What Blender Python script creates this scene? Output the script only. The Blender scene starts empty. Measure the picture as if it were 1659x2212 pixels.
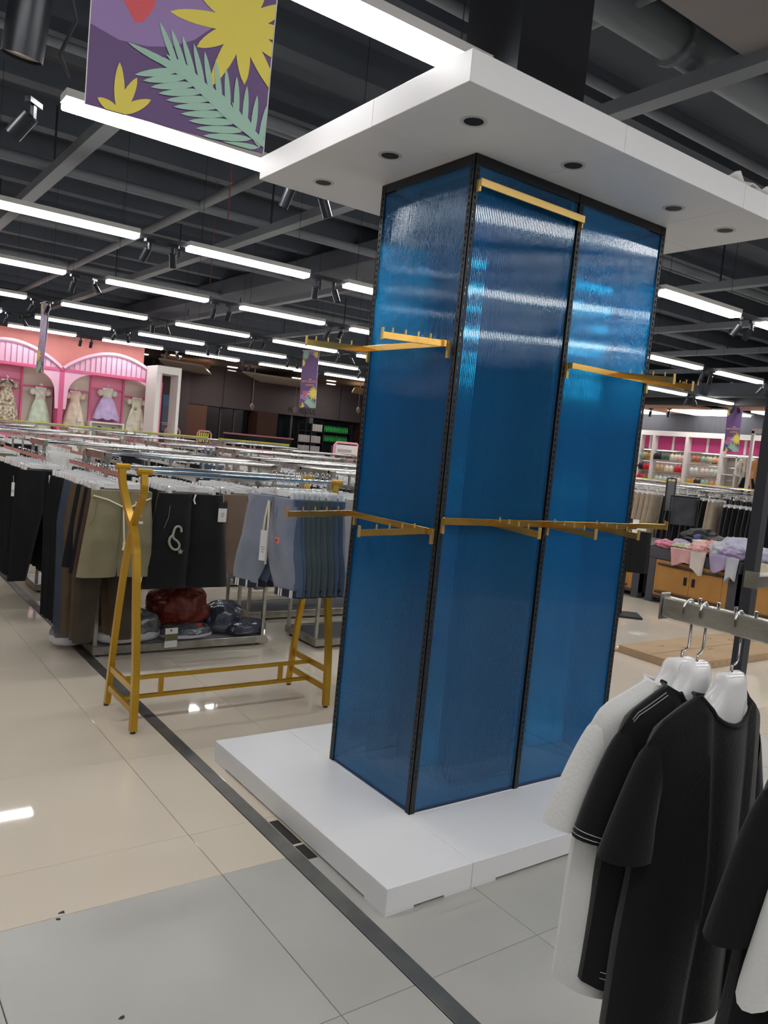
import bpy, bmesh, math, random
from mathutils import Vector, Matrix, noise as mnoise
PI = math.pi; C = bpy.context.scene.collection; rnd = random.Random(7)
S = bpy.context.scene
# ---------------------------------------------------------------- camera
cam_d = bpy.data.cameras.new('camera'); cam = bpy.data.objects.new('camera', cam_d); C.objects.link(cam)
CAM = Vector((-1.90945, -2.26275, 1.5))
FW = Vector((0.5876401, 0.80479088, -0.08361075)); RT = Vector((0.80862637, -0.58051799, 0.09551048)); UP = Vector((-0.02832842, 0.12373564, 0.99191078))
cam.matrix_world = Matrix(((RT.x, UP.x, -FW.x, CAM.x), (RT.y, UP.y, -FW.y, CAM.y), (RT.z, UP.z, -FW.z, CAM.z), (0, 0, 0, 1)))
cam_d.sensor_fit = 'HORIZONTAL'; cam_d.sensor_width = 36.0; cam_d.lens = 36.0*1713.39/1659
cam_d.clip_start = 0.05; cam_d.clip_end = 200
S.camera = cam
# ---------------------------------------------------------------- world, exposure
w = bpy.data.worlds.new('world'); S.world = w; w.use_nodes = True
w.node_tree.nodes['Background'].inputs[0].default_value = (0.55, 0.6, 0.7, 1); w.node_tree.nodes['Background'].inputs[1].default_value = 0.28
S.view_settings.view_transform = 'Standard'; S.view_settings.look = 'None'; S.view_settings.gamma = 1.0
S.view_settings.use_curve_mapping = False; S.view_settings.exposure = 0.0
LAMP = 23.0                                                        # radiance of the opal light strips

# ---------------------------------------------------------------- materials
MATS = {}
def srgb(c): return tuple(((v/255)/12.92 if v/255 <= .04045 else ((v/255+.055)/1.055)**2.4) for v in c)
def mat(name, col, rough=.5, metal=0, spec=.5, nscale=0, ncol=None, namt=.5, bump=0, bscale=60, stretch=None, coat=0, emit=None, estr=0, sheen=0, alpha=None, trans=0, detail=4):
    if name in MATS: return MATS[name]
    m = bpy.data.materials.new(name); m.use_nodes = True; nt = m.node_tree; b = nt.nodes['Principled BSDF']; MATS[name] = m
    b.inputs['Base Color'].default_value = (*srgb(col), 1); b.inputs['Roughness'].default_value = rough
    b.inputs['Metallic'].default_value = metal; b.inputs['Specular IOR Level'].default_value = spec
    b.inputs['Coat Weight'].default_value = coat; b.inputs['Sheen Weight'].default_value = sheen
    if trans: b.inputs['Transmission Weight'].default_value = trans
    if alpha is not None: b.inputs['Alpha'].default_value = alpha
    if emit: b.inputs['Emission Color'].default_value = (*srgb(emit), 1); b.inputs['Emission Strength'].default_value = estr
    if nscale or bump:
        tc = nt.nodes.new('ShaderNodeTexCoord'); mp = nt.nodes.new('ShaderNodeMapping'); nt.links.new(tc.outputs['Object'], mp.inputs[0])
        if stretch: mp.inputs['Scale'].default_value = stretch
    if nscale:
        n = nt.nodes.new('ShaderNodeTexNoise'); n.inputs['Scale'].default_value = nscale; n.inputs['Detail'].default_value = detail
        nt.links.new(mp.outputs[0], n.inputs['Vector'])
        r = nt.nodes.new('ShaderNodeMapRange'); r.inputs[1].default_value = .5-.25*namt-.1; r.inputs[2].default_value = .5+.25*namt+.1
        nt.links.new(n.outputs[0], r.inputs[0])
        x = nt.nodes.new('ShaderNodeMix'); x.data_type = 'RGBA'; x.inputs[6].default_value = (*srgb(col), 1); x.inputs[7].default_value = (*srgb(ncol or col), 1)
        nt.links.new(r.outputs[0], x.inputs[0]); nt.links.new(x.outputs[2], b.inputs['Base Color'])
    if bump:
        n2 = nt.nodes.new('ShaderNodeTexNoise'); n2.inputs['Scale'].default_value = bscale; n2.inputs['Detail'].default_value = 3
        nt.links.new(mp.outputs[0], n2.inputs['Vector'])
        bp = nt.nodes.new('ShaderNodeBump'); bp.inputs['Strength'].default_value = bump; bp.inputs['Distance'].default_value = .01
        nt.links.new(n2.outputs[0], bp.inputs['Height']); nt.links.new(bp.outputs[0], b.inputs['Normal'])
    return m
def emat(name, col, s):
    m = bpy.data.materials.new(name); m.use_nodes = True; nt = m.node_tree; nt.nodes.clear(); MATS[name] = m
    e = nt.nodes.new('ShaderNodeEmission'); e.inputs[0].default_value = (*col, 1); e.inputs[1].default_value = s
    o = nt.nodes.new('ShaderNodeOutputMaterial'); nt.links.new(e.outputs[0], o.inputs[0]); return m
LIGHT = emat('lit_opal', (1, .985, .965), LAMP)
BEIGE = mat('beige_tile', (211, 199, 181), .035, 0, .42, .9, (219, 209, 194), .8, .006, 2)
GREYT = mat('grey_tile', (168, 166, 160), .30, 0, .45, 2.2, (184, 183, 178), .9, .03, 12)
GROUT = mat('grout', (96, 90, 82), .8)
STEEL = mat('brushed_steel_strip', (146, 144, 138), .42, .75, .5, 6, (96, 98, 100), .8, .05, 9)
WHITE = mat('white_laminate', (240, 240, 241), .34, 0, .5, 3, (233, 233, 236), .6)
WHITE2 = mat('white_paint', (224, 222, 218), .5)
CHAR = mat('ceiling_charcoal', (88, 94, 103), .75, 0, .3, 1.2, (76, 82, 91), .8)
DUCT = mat('duct_grey', (112, 117, 122), .6, 0, .3, 1.5, (98, 103, 109), .8)
DUCT2 = mat('duct_tan', (138, 128, 122), .65, 0, .3, 1.5, (116, 114, 116), .8)
TRUNK = mat('black_trunking', (42, 46, 52), .6)
BLACKM = mat('black_metal', (34, 36, 40), .45, .2)
SPOTB = mat('spot_black', (38, 42, 48), .35, .3)
REFL = mat('spot_reflector', (205, 200, 190), .3, .3)
GOLD = mat('polished_gold', (226, 184, 100), .2, .82, .5, 5, (196, 150, 70), .5, .03, 14)
GOLDF = mat('satin_gold', (208, 175, 105), .38, .75)
YELLOW = mat('gold_painted_steel', (196, 152, 38), .28, .45, .5, 4, (180, 138, 34), .5)
CHROME = mat('chrome', (214, 214, 212), .14, 1)
CHROMER = mat('worn_chrome', (184, 182, 174), .32, .8, .5, 12, (140, 136, 124), .7, .12, 18)
PLAST = mat('white_plastic', (238, 238, 238), .22, 0, .5, coat=.4)
PRINT = mat('pink_print', (200, 120, 140), .5)
def cloth(name, col, col2=None, rough=.85, namt=.6, nscale=9, bump=.25): return mat(name, col, rough, 0, .25, nscale, col2 or tuple(int(v*.86) for v in col), namt, bump, 140, None, 0, None, 0, .15)

# ribbed translucent blue sheet: vertical flutes spread reflections and what lies behind sideways
def blue_sheet(name, axis):
    m = bpy.data.materials.new(name); m.use_nodes = True; nt = m.node_tree; nt.nodes.clear(); N = nt.nodes.new; L = nt.links.new
    out = N('ShaderNodeOutputMaterial'); tc = N('ShaderNodeTexCoord'); sp = N('ShaderNodeSeparateXYZ'); L(tc.outputs['Object'], sp.inputs[0])
    ns = N('ShaderNodeTexNoise'); ns.inputs['Scale'].default_value = 1.0; ns.inputs['Detail'].default_value = 3
    mp = N('ShaderNodeMapping'); mp.inputs['Scale'].default_value = (70, 70, .5); L(tc.outputs['Object'], mp.inputs[0]); L(mp.outputs[0], ns.inputs['Vector'])
    mu = N('ShaderNodeMath'); mu.operation = 'MULTIPLY'; mu.inputs[1].default_value = 2*PI/.0085; L(sp.outputs[axis], mu.inputs[0])
    ad = N('ShaderNodeMath'); ad.operation = 'MULTIPLY_ADD'; ad.inputs[1].default_value = .6; L(ns.outputs[0], ad.inputs[0]); L(mu.outputs[0], ad.inputs[2])
    si = N('ShaderNodeMath'); si.operation = 'SINE'; L(ad.outputs[0], si.inputs[0])
    bp = N('ShaderNodeBump'); bp.inputs['Strength'].default_value = .55; bp.inputs['Distance'].default_value = .0018; L(si.outputs[0], bp.inputs['Height'])
    bq = N('ShaderNodeBump'); bq.inputs['Strength'].default_value = 1.0; bq.inputs['Distance'].default_value = .0018; L(si.outputs[0], bq.inputs['Height'])
    n2 = N('ShaderNodeTexNoise'); n2.inputs['Scale'].default_value = 2.2; n2.inputs['Detail'].default_value = 6; L(tc.outputs['Object'], n2.inputs['Vector'])
    mx = N('ShaderNodeMix'); mx.data_type = 'RGBA'; mx.inputs[6].default_value = (.010, .29, .86, 1); mx.inputs[7].default_value = (.018, .38, .94, 1); L(n2.outputs[0], mx.inputs[0])
    gl = N('ShaderNodeBsdfGlossy'); gl.inputs['Roughness'].default_value = .035; gl.inputs['Color'].default_value = (.85, .96, 1, 1); L(bp.outputs[0], gl.inputs['Normal'])
    rf = N('ShaderNodeBsdfRefraction'); rf.inputs['IOR'].default_value = 1.32; rf.inputs['Roughness'].default_value = .09; rf.inputs['Color'].default_value = (.24, .84, 1, 1); L(bq.outputs[0], rf.inputs['Normal'])
    tr = N('ShaderNodeBsdfTransparent'); tr.inputs['Color'].default_value = (.24, .84, 1, 1)
    tl = N('ShaderNodeBsdfTranslucent'); L(mx.outputs[2], tl.inputs['Color'])
    df = N('ShaderNodeBsdfDiffuse'); L(mx.outputs[2], df.inputs['Color']); L(bp.outputs[0], df.inputs['Normal'])
    a = N('ShaderNodeMixShader'); a.inputs[0].default_value = .22; L(rf.outputs[0], a.inputs[1]); L(tr.outputs[0], a.inputs[2])
    b = N('ShaderNodeMixShader'); b.inputs[0].default_value = .5; L(tl.outputs[0], b.inputs[1]); L(df.outputs[0], b.inputs[2])
    c = N('ShaderNodeMixShader'); c.inputs[0].default_value = .36; L(a.outputs[0], c.inputs[1]); L(b.outputs[0], c.inputs[2])
    fr = N('ShaderNodeFresnel'); fr.inputs['IOR'].default_value = 1.8
    geo = N('ShaderNodeNewGeometry')
    d = N('ShaderNodeMixShader'); L(fr.outputs[0], d.inputs[0]); L(c.outputs[0], d.inputs[1]); L(gl.outputs[0], d.inputs[2]); L(d.outputs[0], out.inputs[0])
    return m
def blue_inner():
    m = bpy.data.materials.new('blue_sheet_inner_face'); m.use_nodes = True; nt = m.node_tree; nt.nodes.clear(); N = nt.nodes.new; L = nt.links.new
    out = N('ShaderNodeOutputMaterial'); tr = N('ShaderNodeBsdfTransparent'); tr.inputs['Color'].default_value = (.72, .93, 1, 1); L(tr.outputs[0], out.inputs[0]); return m
BLUEI = blue_inner()
BLUEX = blue_sheet('blue_ribbed_sheet_x', 0); BLUEY = blue_sheet('blue_ribbed_sheet_y', 1)

# ---------------------------------------------------------------- mesh builder
class MB:
    def __init__(s): s.v = []; s.f = []; s.m = []; s.mi = 0
    def mat(s, i): s.mi = i; return s
    def add(s, vs, fs):
        o = len(s.v); s.v += [tuple(p) for p in vs]; s.f += [tuple(i+o for i in f) for f in fs]; s.m += [s.mi]*len(fs); return s
    def box(s, x0, x1, y0, y1, z0, z1, M=None):
        vs = [Vector((x, y, z)) for z in (z0, z1) for y in (y0, y1) for x in (x0, x1)]
        if M: vs = [M @ p for p in vs]
        return s.add(vs, [(0, 2, 3, 1), (4, 5, 7, 6), (0, 1, 5, 4), (2, 6, 7, 3), (0, 4, 6, 2), (1, 3, 7, 5)])
    def bar(s, a, b, w, h, up=(0, 0, 1)):
        a = Vector(a); b = Vector(b); d = (b-a).normalized(); u = Vector(up)
        if abs(d.dot(u)) > .98: u = Vector((1, 0, 0))
        r = d.cross(u).normalized(); u = r.cross(d)
        vs = [p+r*(i*w/2)+u*(j*h/2) for p in (a, b) for j in (-1, 1) for i in (-1, 1)]
        return s.add(vs, [(0, 1, 3, 2), (4, 6, 7, 5), (0, 4, 5, 1), (2, 3, 7, 6), (0, 2, 6, 4), (1, 5, 7, 3)])
    def tube(s, pts, r, n=8, caps=True):
        pts = [Vector(p) for p in pts]; rr = r if isinstance(r, (list, tuple)) else [r]*len(pts); rings = []; pu = None
        for i, p in enumerate(pts):
            d = (pts[min(i+1, len(pts)-1)]-pts[max(i-1, 0)]).normalized()
            if pu is None: pu = Vector((0, 0, 1)) if abs(d.z) < .9 else Vector((1, 0, 0))
            x = d.cross(pu).normalized(); pu = x.cross(d).normalized()
            rings.append([p+(x*math.cos(2*PI*k/n)+pu*math.sin(2*PI*k/n))*rr[i] for k in range(n)])
        vs = [q for R in rings for q in R]; fs = []
        for i in range(len(pts)-1):
            for k in range(n): fs.append((i*n+k, i*n+(k+1) % n, (i+1)*n+(k+1) % n, (i+1)*n+k))
        if caps: fs.append(tuple(range(n-1, -1, -1))); fs.append(tuple(range((len(pts)-1)*n, len(pts)*n)))
        return s.add(vs, fs)
    def prism(s, pts, t, M=None):           # outline in XZ, thickness t along Y
        n = len(pts); vs = [Vector((x, y, z)) for y in (0, t) for x, z in pts]
        if M: vs = [M @ p for p in vs]
        return s.add(vs, [tuple(range(n)), tuple(range(2*n-1, n-1, -1))]+[(i, i+n, (i+1) % n+n, (i+1) % n) for i in range(n)])
    def grid(s, P, nu, nv, wrap=False):      # P(i,j) -> point
        vs = [P(i, j) for j in range(nv) for i in range(nu)]; fs = []
        for j in range(nv-1):
            for i in range(nu if wrap else nu-1):
                k = (i+1) % nu; fs.append((j*nu+i, j*nu+k, (j+1)*nu+k, (j+1)*nu+i))
        return s.add(vs, fs)
    def mesh(s, name, mats, smooth=False, bevel=0):
        me = bpy.data.meshes.new(name); me.from_pydata(s.v, [], s.f); me.update()
        for m in (mats if isinstance(mats, (list, tuple)) else [mats]): me.materials.append(m)
        bm = bmesh.new(); bm.from_mesh(me)
        for f, i in zip(bm.faces, s.m): f.material_index = i; f.smooth = smooth
        bmesh.ops.recalc_face_normals(bm, faces=bm.faces)
        if bevel: bmesh.ops.bevel(bm, geom=list(bm.edges), offset=bevel, segments=1, affect='EDGES', clamp_overlap=True)
        bm.to_mesh(me); bm.free()
        if smooth: me.set_sharp_from_angle(angle=math.radians(50))
        return me
    def build(s, name, mats, parent=None, smooth=False, bevel=0, loc=None, rz=0):
        return link(name, s.mesh(name, mats, smooth, bevel), parent, loc, rz)
def link(name, me, parent=None, loc=None, rz=0):
    o = bpy.data.objects.new(name, me); C.objects.link(o)
    if parent: o.parent = parent
    if loc is not None: o.location = loc
    if rz: o.rotation_euler.z = rz
    return o
def tag(o, label, cat, group=None, kind=None):
    o['label'] = label; o['category'] = cat
    if group: o['group'] = group
    if kind: o['kind'] = kind
    return o
def thing(name, label, cat, loc=(0, 0, 0), rz=0, group=None):
    o = bpy.data.objects.new(name, None); C.objects.link(o); o.location = loc; o.rotation_euler.z = rz; o.empty_display_size = .1
    return tag(o, label, cat, group)
def struct(o): o['kind'] = 'structure'; return o
def copy_tree(src, loc=None, rz=None, label=None, group=None, parent=None, mats=None):
    c = src.copy(); C.objects.link(c); c.parent = parent
    if loc is not None: c.location = loc
    if rz is not None: c.rotation_euler.z = rz
    if label: c['label'] = label
    if group: c['group'] = group
    for ch in list(src.children): copy_tree(ch, parent=c)
    return c
ORD = ['first', 'second', 'third', 'fourth', 'fifth', 'sixth', 'seventh', 'eighth', 'ninth', 'tenth', 'eleventh', 'twelfth', 'thirteenth', 'fourteenth', 'fifteenth', 'sixteenth', 'seventeenth', 'eighteenth', 'nineteenth', 'twentieth']
# ================================================================ STRUCTURE: floor, ceiling, walls
fl = struct(MB().box(-14, 32, -9, 32, -.12, -.02).build('floor', GROUT))
def tilemesh(w, d, m, n):
    return MB().box(0, w, 0, d, -.021, 0).mesh(n, m, bevel=.0012)
G = .0022; P0 = .742; ys = [.075, .37]+[1.113+P0*k for k in range(12)]; tc = 0
def xs_split(x0, x1):
    xs = [.007+P0*k for k in range(-3, 11)]; out = []
    for a, b in zip(xs[:-1], xs[1:]):
        if a < -.487 < b: out += [(a, -.487), (-.425, b)]
        else: out.append((a, b))
    return out
cache = {}
def tile(x0, x1, y0, y1, m, key):
    k = (round(x1-x0, 4), round(y1-y0, 4), key)
    if k not in cache: cache[k] = tilemesh(x1-x0-G, y1-y0-G, m, 'tile')
    link('tile', cache[k], fl, (x0+G/2, y0+G/2, 0)); globals()['tc'] += 1
for a, b in xs_split(0, 0):
    for y0, y1 in zip(ys[:-1], ys[1:]):
        if y0 > 7.5 and a > 2: continue
        tile(a, b, y0, y1, BEIGE, 'b')
    for y0 in (-.68, -1.422, -2.164):
        tile(a, b, y0, (.075 if y0 == -.68 else y0+P0), GREYT, 'g')
# far field of the same beige tiles, too far away to tell apart one by one
far = MB()
x_end = .007+P0*10; y_end = ys[-1]
for x in range(-12, 32):
    for y in range(-3, 30):
        a = .007+P0*x; b = a+P0; c = 1.113+P0*(y); d = c+P0
        inside = (-3 <= x <= 9) and (c < 7.5 or x < 3) and c < y_end-.1
        if c < 1.0 or inside: continue
        far.box(a+G/2, b-G/2, c+G/2, d-G/2, -.021, 0)
for x in list(range(-8, -3))+list(range(10, 32)):
    a = .007+P0*x; far.box(a, a+P0-G, .075, .37-G, -.021, 0); far.box(a, a+P0-G, .37, 1.113-G, -.021, 0)
f2 = far.build('tile_field', BEIGE, fl); f2['kind'] = 'stuff'
g = MB()
for x in list(range(-8, -3))+list(range(10, 20)):
    for y in range(-6, 1): a = .007+P0*x; g.box(a, a+P0-G, .063+P0*(y-1), .063+P0*y-G, -.021, 0)
for x in range(-3, 10):
    for y in range(-6, -2): a = .007+P0*x; g.box(a, a+P0-G, -2.164+P0*(y+2), -2.164+P0*(y+3)-G, -.021, 0)
f3 = g.build('grey_tile_field', GREYT, fl); f3['kind'] = 'stuff'
st = MB().box(-.486, -.426, -5, 14, -.02, .0025).build('trim_1', STEEL, bevel=.001); struct(st)
# ceiling deck with joists, beams, ducts
ce = struct(MB().box(-14, 19, -9, 17.5, 4.25, 4.35).build('ceiling', CHAR))
for i in range(22):
    y = -4.2+i*.98; MB().box(-14, 19, y, y+.16, 4.02, 4.25).build('joist', CHAR, ce)
for i in range(9):
    x = -4.5+i*2.08; MB().box(x, x+.11, -6, 17, 3.5, 3.58).build('channel', DUCT, ce)
    for y in (-.9, 2.8, 5.2, 7.7, 10.3, 12.6): MB().box(x+.045, x+.06, y, y+.014, 3.58, 4.1).build('hanger_rod', BLACKM, ce)
for i, (y, z, r) in enumerate([(.46, 3.72, .11), (1.25, 3.85, .035), (3.2, 3.75, .045), (3.45, 3.8, .03), (5.6, 3.7, .05), (8.1, 3.75, .04), (10.6, 3.75, .05), (-1.6, 3.8, .06)]):
    MB().tube([(-9, y, z), (19, y, z)], r, 12).build('pipe', DUCT, ce, smooth=True)
for x in (1.62, 3.9, 6.3): MB().tube([(x, .46, 3.72), (x+.035, .46, 3.72)], .135, 14).build('pipe_clamp', DUCT, ce)
MB().box(.95, 14, -.95, .14, 3.56, 3.95).build('air_duct', DUCT2, ce, bevel=.02)
MB().box(-9, -.9, .55, 1.3, 3.75, 4.0).build('air_duct', DUCT, ce, bevel=.02)
MB().box(3.6, 4.3, 2.4, 16, 3.72, 4.0).build('air_duct', CHAR, ce, bevel=.02)
MB().tube([(1.2, -4, 3.72), (1.2, 16, 3.72)], .05, 10).build('pipe', DUCT, ce, smooth=True)
MB().bar((1.9, 1.6, 4.2), (2.6, 1.9, 3.3), .03, .03).build('brace', DUCT, ce); MB().bar((2.6, 1.7, 4.2), (3.0, 2.0, 3.2), .03, .03).build('brace', DUCT, ce)
REDW = mat('red_wire', (120, 40, 30), .6)
for x, y in [(1.4, 5.7), (.5, 3.3)]: MB().tube([(x, y, 3.0), (x, y, 4.2)], .004, 5).build('red_wire', REDW, ce)
# black structural column inside the blue tower
struct(MB().box(.27, .66, .13, .46, .11, 4.25).build('wall_column', mat('column_black', (26, 28, 33), .6, 0, .3, 2, (33, 35, 40), .6)))
# shell walls closing the hall
DARKW = mat('dark_plum_wall', (92, 82, 84), .7, 0, .3, .8, (82, 74, 78), .6)
struct(MB().box(-9.2, -9, -9, 14.6, 0, 4.3).build('wall_left', mat('hall_grey', (120, 116, 112), .8)))
struct(MB().box(-9, 20, -9.2, -9, 0, 4.3).build('wall_front', mat('hall_grey2', (120, 118, 116), .8)))
pw = struct(MB().box(-9, 3.74, 14.55, 14.75, 0, 3.06).build('wall_pink', mat('salmon_pink_wall', (238, 160, 152), .75, 0, .3, 5, (230, 150, 146), .6)))
GREYB = mat('grey_board_wall', (70, 72, 76), .7, 0, .3, 2, (62, 64, 68), .6, .1, 5, (1, 6, 1))
struct(MB().box(15.55, 15.7, -9, 17, 0, 3.6).build('wall_right', GREYB))
for y in (16.9,): struct(MB().box(-9, 19, 17.5, 17.6, 3.35, 4.35).build('wall_bulkhead', CHAR))
# mall beyond the shop: ceiling with pale clouds and spotlights, storefront
MC = mat('mall_ceiling', (100, 88, 82), .8, 0, .3, .6, (90, 80, 76), .6)
mc = struct(MB().box(-9, 32, 17.6, 30, 3.45, 3.55).build('ceiling_mall', MC))
CLOUD = mat('cloud_panel', (180, 172, 160), .8)
WOODC = mat('tan_ceiling_panel', (170, 125, 95), .7)
def slab(pts, z, t, m, name, parent):
    n = len(pts); o = MB().add([(x, y, z) for x, y in pts]+[(x, y, z+t) for x, y in pts], [tuple(range(n)), tuple(range(2*n-1, n-1, -1))]+[(i, (i+1) % n, (i+1) % n+n, i+n) for i in range(n)]).build(name, m, parent); return o
slab([(5.6, 18.9), (7.0, 19.2), (9.2, 23.4), (6.8, 21.5)], 3.2, .05, CLOUD, 'ceiling_panel', mc)
slab([(5.4, 18.2), (6.9, 18.4), (7.6, 20.2), (6.3, 20.4)], 3.25, .05, WOODC, 'ceiling_panel', mc)
slab([(8.2, 19.2), (10.3, 19.3), (13.6, 23.8), (10.4, 22.3)], 3.2, .05, CLOUD, 'ceiling_panel', mc)
slab([(12.0, 19.0), (16.5, 19.4), (17.5, 21.6), (13.4, 21.3)], 3.2, .05, mat('tan_cloud', (190, 160, 120), .8), 'ceiling_panel', mc)
DL = emat('mall_downlight', (1, .93, .85), 2.2)
for i, (x, y) in enumerate([(7.4, 18.5), (9.6, 18.6), (11.5, 18.4), (13.2, 18.5), (8.4, 20.6), (9.0, 22.0), (10.6, 19.7), (11.8, 20.3), (12.6, 21.6), (14.4, 20.4), (14.6, 22), (6.2, 19.6), (11.0, 21.2), (16, 20), (5.6, 20.6), (8.0, 22.8)]):
    MB().box(x, x+.3, y, y+.12, 3.42, 3.45).build('downlight', DL, mc)
sf = struct(MB().box(3, 26, 24.2, 24.4, 0, 3.5).build('wall_storefront', mat('shop_dark', (14, 15, 19), .4)))
MB().box(6.5, 26, 22.0, 24.2, 2.22, 3.5).build('fascia', DARKW, sf)
for x in (7.3, 8.9, 9.9, 12.0, 13.4, 15.2): MB().box(x, x+.02, 21.985, 22.0, 2.22, 3.5).build('joint', TRUNK, sf)
MB().box(3, 6.5, 23, 24.2, 2.1, 3.5).build('fascia', mat('grey_slate', (62, 64, 72), .7), sf)
BRN = mat('brown_pillar', (76, 50, 42), .6, 0, .3, 4, (64, 42, 36), .6, 0, 60, (1, 1, .2))
for x0, x1 in [(6.6, 7.6), (10.0, 10.75), (14.35, 15.1), (19, 20)]: MB().box(x0, x1, 21.6, 22.4, 0, 2.22 if x0 > 8 else 3.5).build('pillar', BRN if x0 > 8 else DARKW, sf)
MB().box(7.6, 8.35, 21.9, 22.1, 1.1, 2.2).build('panel', mat('brown_panel', (110, 72, 56), .6), sf)
GL = mat('shop_glass', (20, 26, 30), .1, 0, .6)
for i, (x0, x1) in enumerate([(8.4, 9.9), (10.8, 11.5), (11.55, 12.15), (4.2, 5.2), (5.25, 6.5)]):
    MB().box(x0, x1, 22.15, 22.18, 0, 2.2).build('glass_panel', GL, sf)
    MB().box(x0-.03, x0+.03, 22.08, 22.18, 0, 2.22).build('mullion', mat('mullion_grey', (88, 92, 96), .5), sf)
for x in (8.9, 9.4): MB().box(x, x+.03, 22.1, 22.15, 0, 2.2).build('mullion', MATS['mullion_grey'], sf)
MB().box(12.15, 12.3, 21.9, 22.2, 0, 2.2).build('mullion', MATS['mullion_grey'], sf)
MB().box(12.3, 13.1, 22.6, 22.7, 0, 2.2).build('poster_panel', mat('navy_panel', (36, 46, 72), .6), sf)
MB().box(13.1, 14.3, 22.9, 23, 0, 2.2).build('poster_panel', mat('teal_dark', (22, 34, 38), .6), sf)
def txt(body, size, m, parent, loc, rot, name='lettering', ext=.002, sx=1, align='CENTER'):
    cu = bpy.data.curves.new(name, 'FONT'); cu.body = body; cu.size = size; cu.extrude = ext; cu.align_x = align; cu.align_y = 'CENTER'
    o = bpy.data.objects.new(name, cu); C.objects.link(o); o.rotation_euler = rot; o.location = loc; o.scale = (sx, 1, 1)
    dg = bpy.context.evaluated_depsgraph_get(); me = bpy.data.meshes.new_from_object(o.evaluated_get(dg)); me.materials.clear(); me.materials.append(m)
    o2 = bpy.data.objects.new(name, me); C.objects.link(o2); o2.rotation_euler = rot; o2.location = loc; o2.scale = (sx, 1, 1); o2.parent = parent
    bpy.data.objects.remove(o); return o2
txt('SSP  SEOUL', .22, mat('sign_grey', (84, 78, 80), .5), sf, (11.9, 21.97, 2.42), (PI/2, 0, 0), 'sign_lettering', .01)

for i, (x, y) in enumerate([(8, 20.3), (12.5, 20.3), (17, 20.3)]):  # added fill lights without fittings, brightening the dark mall and storefront
    ld_ = bpy.data.lights.new('mall_fill', 'AREA'); ld_.energy = 38; ld_.size = 1.6; ld_.color = (1, .93, .86); lo = bpy.data.objects.new('mall_fill', ld_); C.objects.link(lo); lo.location = (x, y, 3.38)
# ================================================================ THE BLUE TOWER on its plinth under its canopy
ZP, ZT, KT = .0944, 2.5767, 2.6702
X1, Y1, MX = 1.135, .581, .5675
pl = thing('display_plinth', 'low white L-faced laminate plinth carrying the blue tower', 'plinth', (0, 0, 0))
def plblock(x0, x1, y0, y1):
    b = MB().box(x0, x1, y0, y1, .008, ZP).build('plinth_block', WHITE, pl, bevel=.0015)
    for fx in (x0, x1-.12):
        for fy in (y0, y1-.12): MB().box(fx+.001, fx+.119, fy+.001, fy+.119, 0, .0082).build('foot', WHITE, b)
plblock(-.379, -.0095, -.3805, .957); plblock(-.0075, 1.51, -.3805, -.002); plblock(-.0075, 1.51, -.001, .957)
# tower
tw = thing('display_tower', 'tall freestanding tower of ribbed blue sheets in black slotted steel', 'display tower')
FLG, TH = .026, .003
def post_mesh(fx, fy):                    # L angle: one flange along x, one along y, with slots
    b = MB(); H0, H1 = ZP, ZT-.002
    def flange(ax, sgn):
        def bx(a, c, z0, z1):
            a, c = sorted((a*sgn, c*sgn)); t0, t1 = (0, TH)
            if ax == 'x': b.box(a, c, min(0, TH*fy), max(0, TH*fy), z0, z1)
            else: b.box(min(0, TH*fx), max(0, TH*fx), a, c, z0, z1)
        bx(0, .0105, H0, H1); bx(.0175, FLG, H0, H1)
        z = H0; bx(.0105, .0175, H0, H0+.14); z = H0+.14
        while z < H1-.03:
            bx(.0105, .0175, z+.013, min(z+.0245, H1)); z += .0245
    flange('x', fx); flange('y', fy)
    return b.mesh('post', BLACKM)
e = .0015
for fx, fy, x, y in [(1, 1, -e, -e), (-1, 1, X1+e, -e), (1, -1, -e, Y1+e), (-1, -1, X1+e, Y1+e)]:
    o = link('post', post_mesh(fx, fy), tw, (x, y, 0))
o = link('post', post_mesh(1, 1), tw, (MX-.004, -e, 0)); link('post', post_mesh(1, -1), tw, (MX-.004, Y1+e, 0))
for nm, a in [('top_rail', (0, X1, 0, .003)), ('top_rail', (0, X1, Y1-.003, Y1)), ('top_rail', (0, .003, .003, Y1-.003)), ('top_rail', (X1-.003, X1, .003, Y1-.003))]:
    MB().box(*a, ZT-.036, ZT-.001).build(nm, BLACKM, tw)
BR = mat('bottom_rail_blue_black', (16, 44, 84), .4)
for a in [(.004, X1-.004, .004, .006), (.004, X1-.004, Y1-.006, Y1-.004), (.004, .006, .007, Y1-.007), (X1-.006, X1-.004, .007, Y1-.007)]:
    MB().box(*a, ZP+.001, ZP+.010).build('bottom_rail', BR, tw)
def panel(x0, x1, y0, y1, m, f):          # outer face fluted, inner face plain
    me = MB().box(x0, x1, y0, y1, ZP+.011, ZT-.038).mesh('blue_panel', [m, BLUEI])
    for p in me.polygons: p.material_index = 0 if p.normal.dot(Vector(f)) > .9 or abs(p.normal.z) > .9 else (1 if p.normal.dot(Vector(f)) < -.9 else 0)
    return link('blue_panel', me, tw)
panel(.006, MX-.006, .007, .011, BLUEX, (0, -1, 0)); panel(MX+.004, X1-.006, .007, .011, BLUEX, (0, -1, 0))
panel(.006, MX-.006, Y1-.011, Y1-.007, BLUEX, (0, 1, 0)); panel(MX+.004, X1-.006, Y1-.011, Y1-.007, BLUEX, (0, 1, 0))
panel(.007, .011, .013, Y1-.013, BLUEY, (-1, 0, 0)); panel(X1-.011, X1-.007, .013, Y1-.013, BLUEY, (1, 0, 0))
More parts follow.
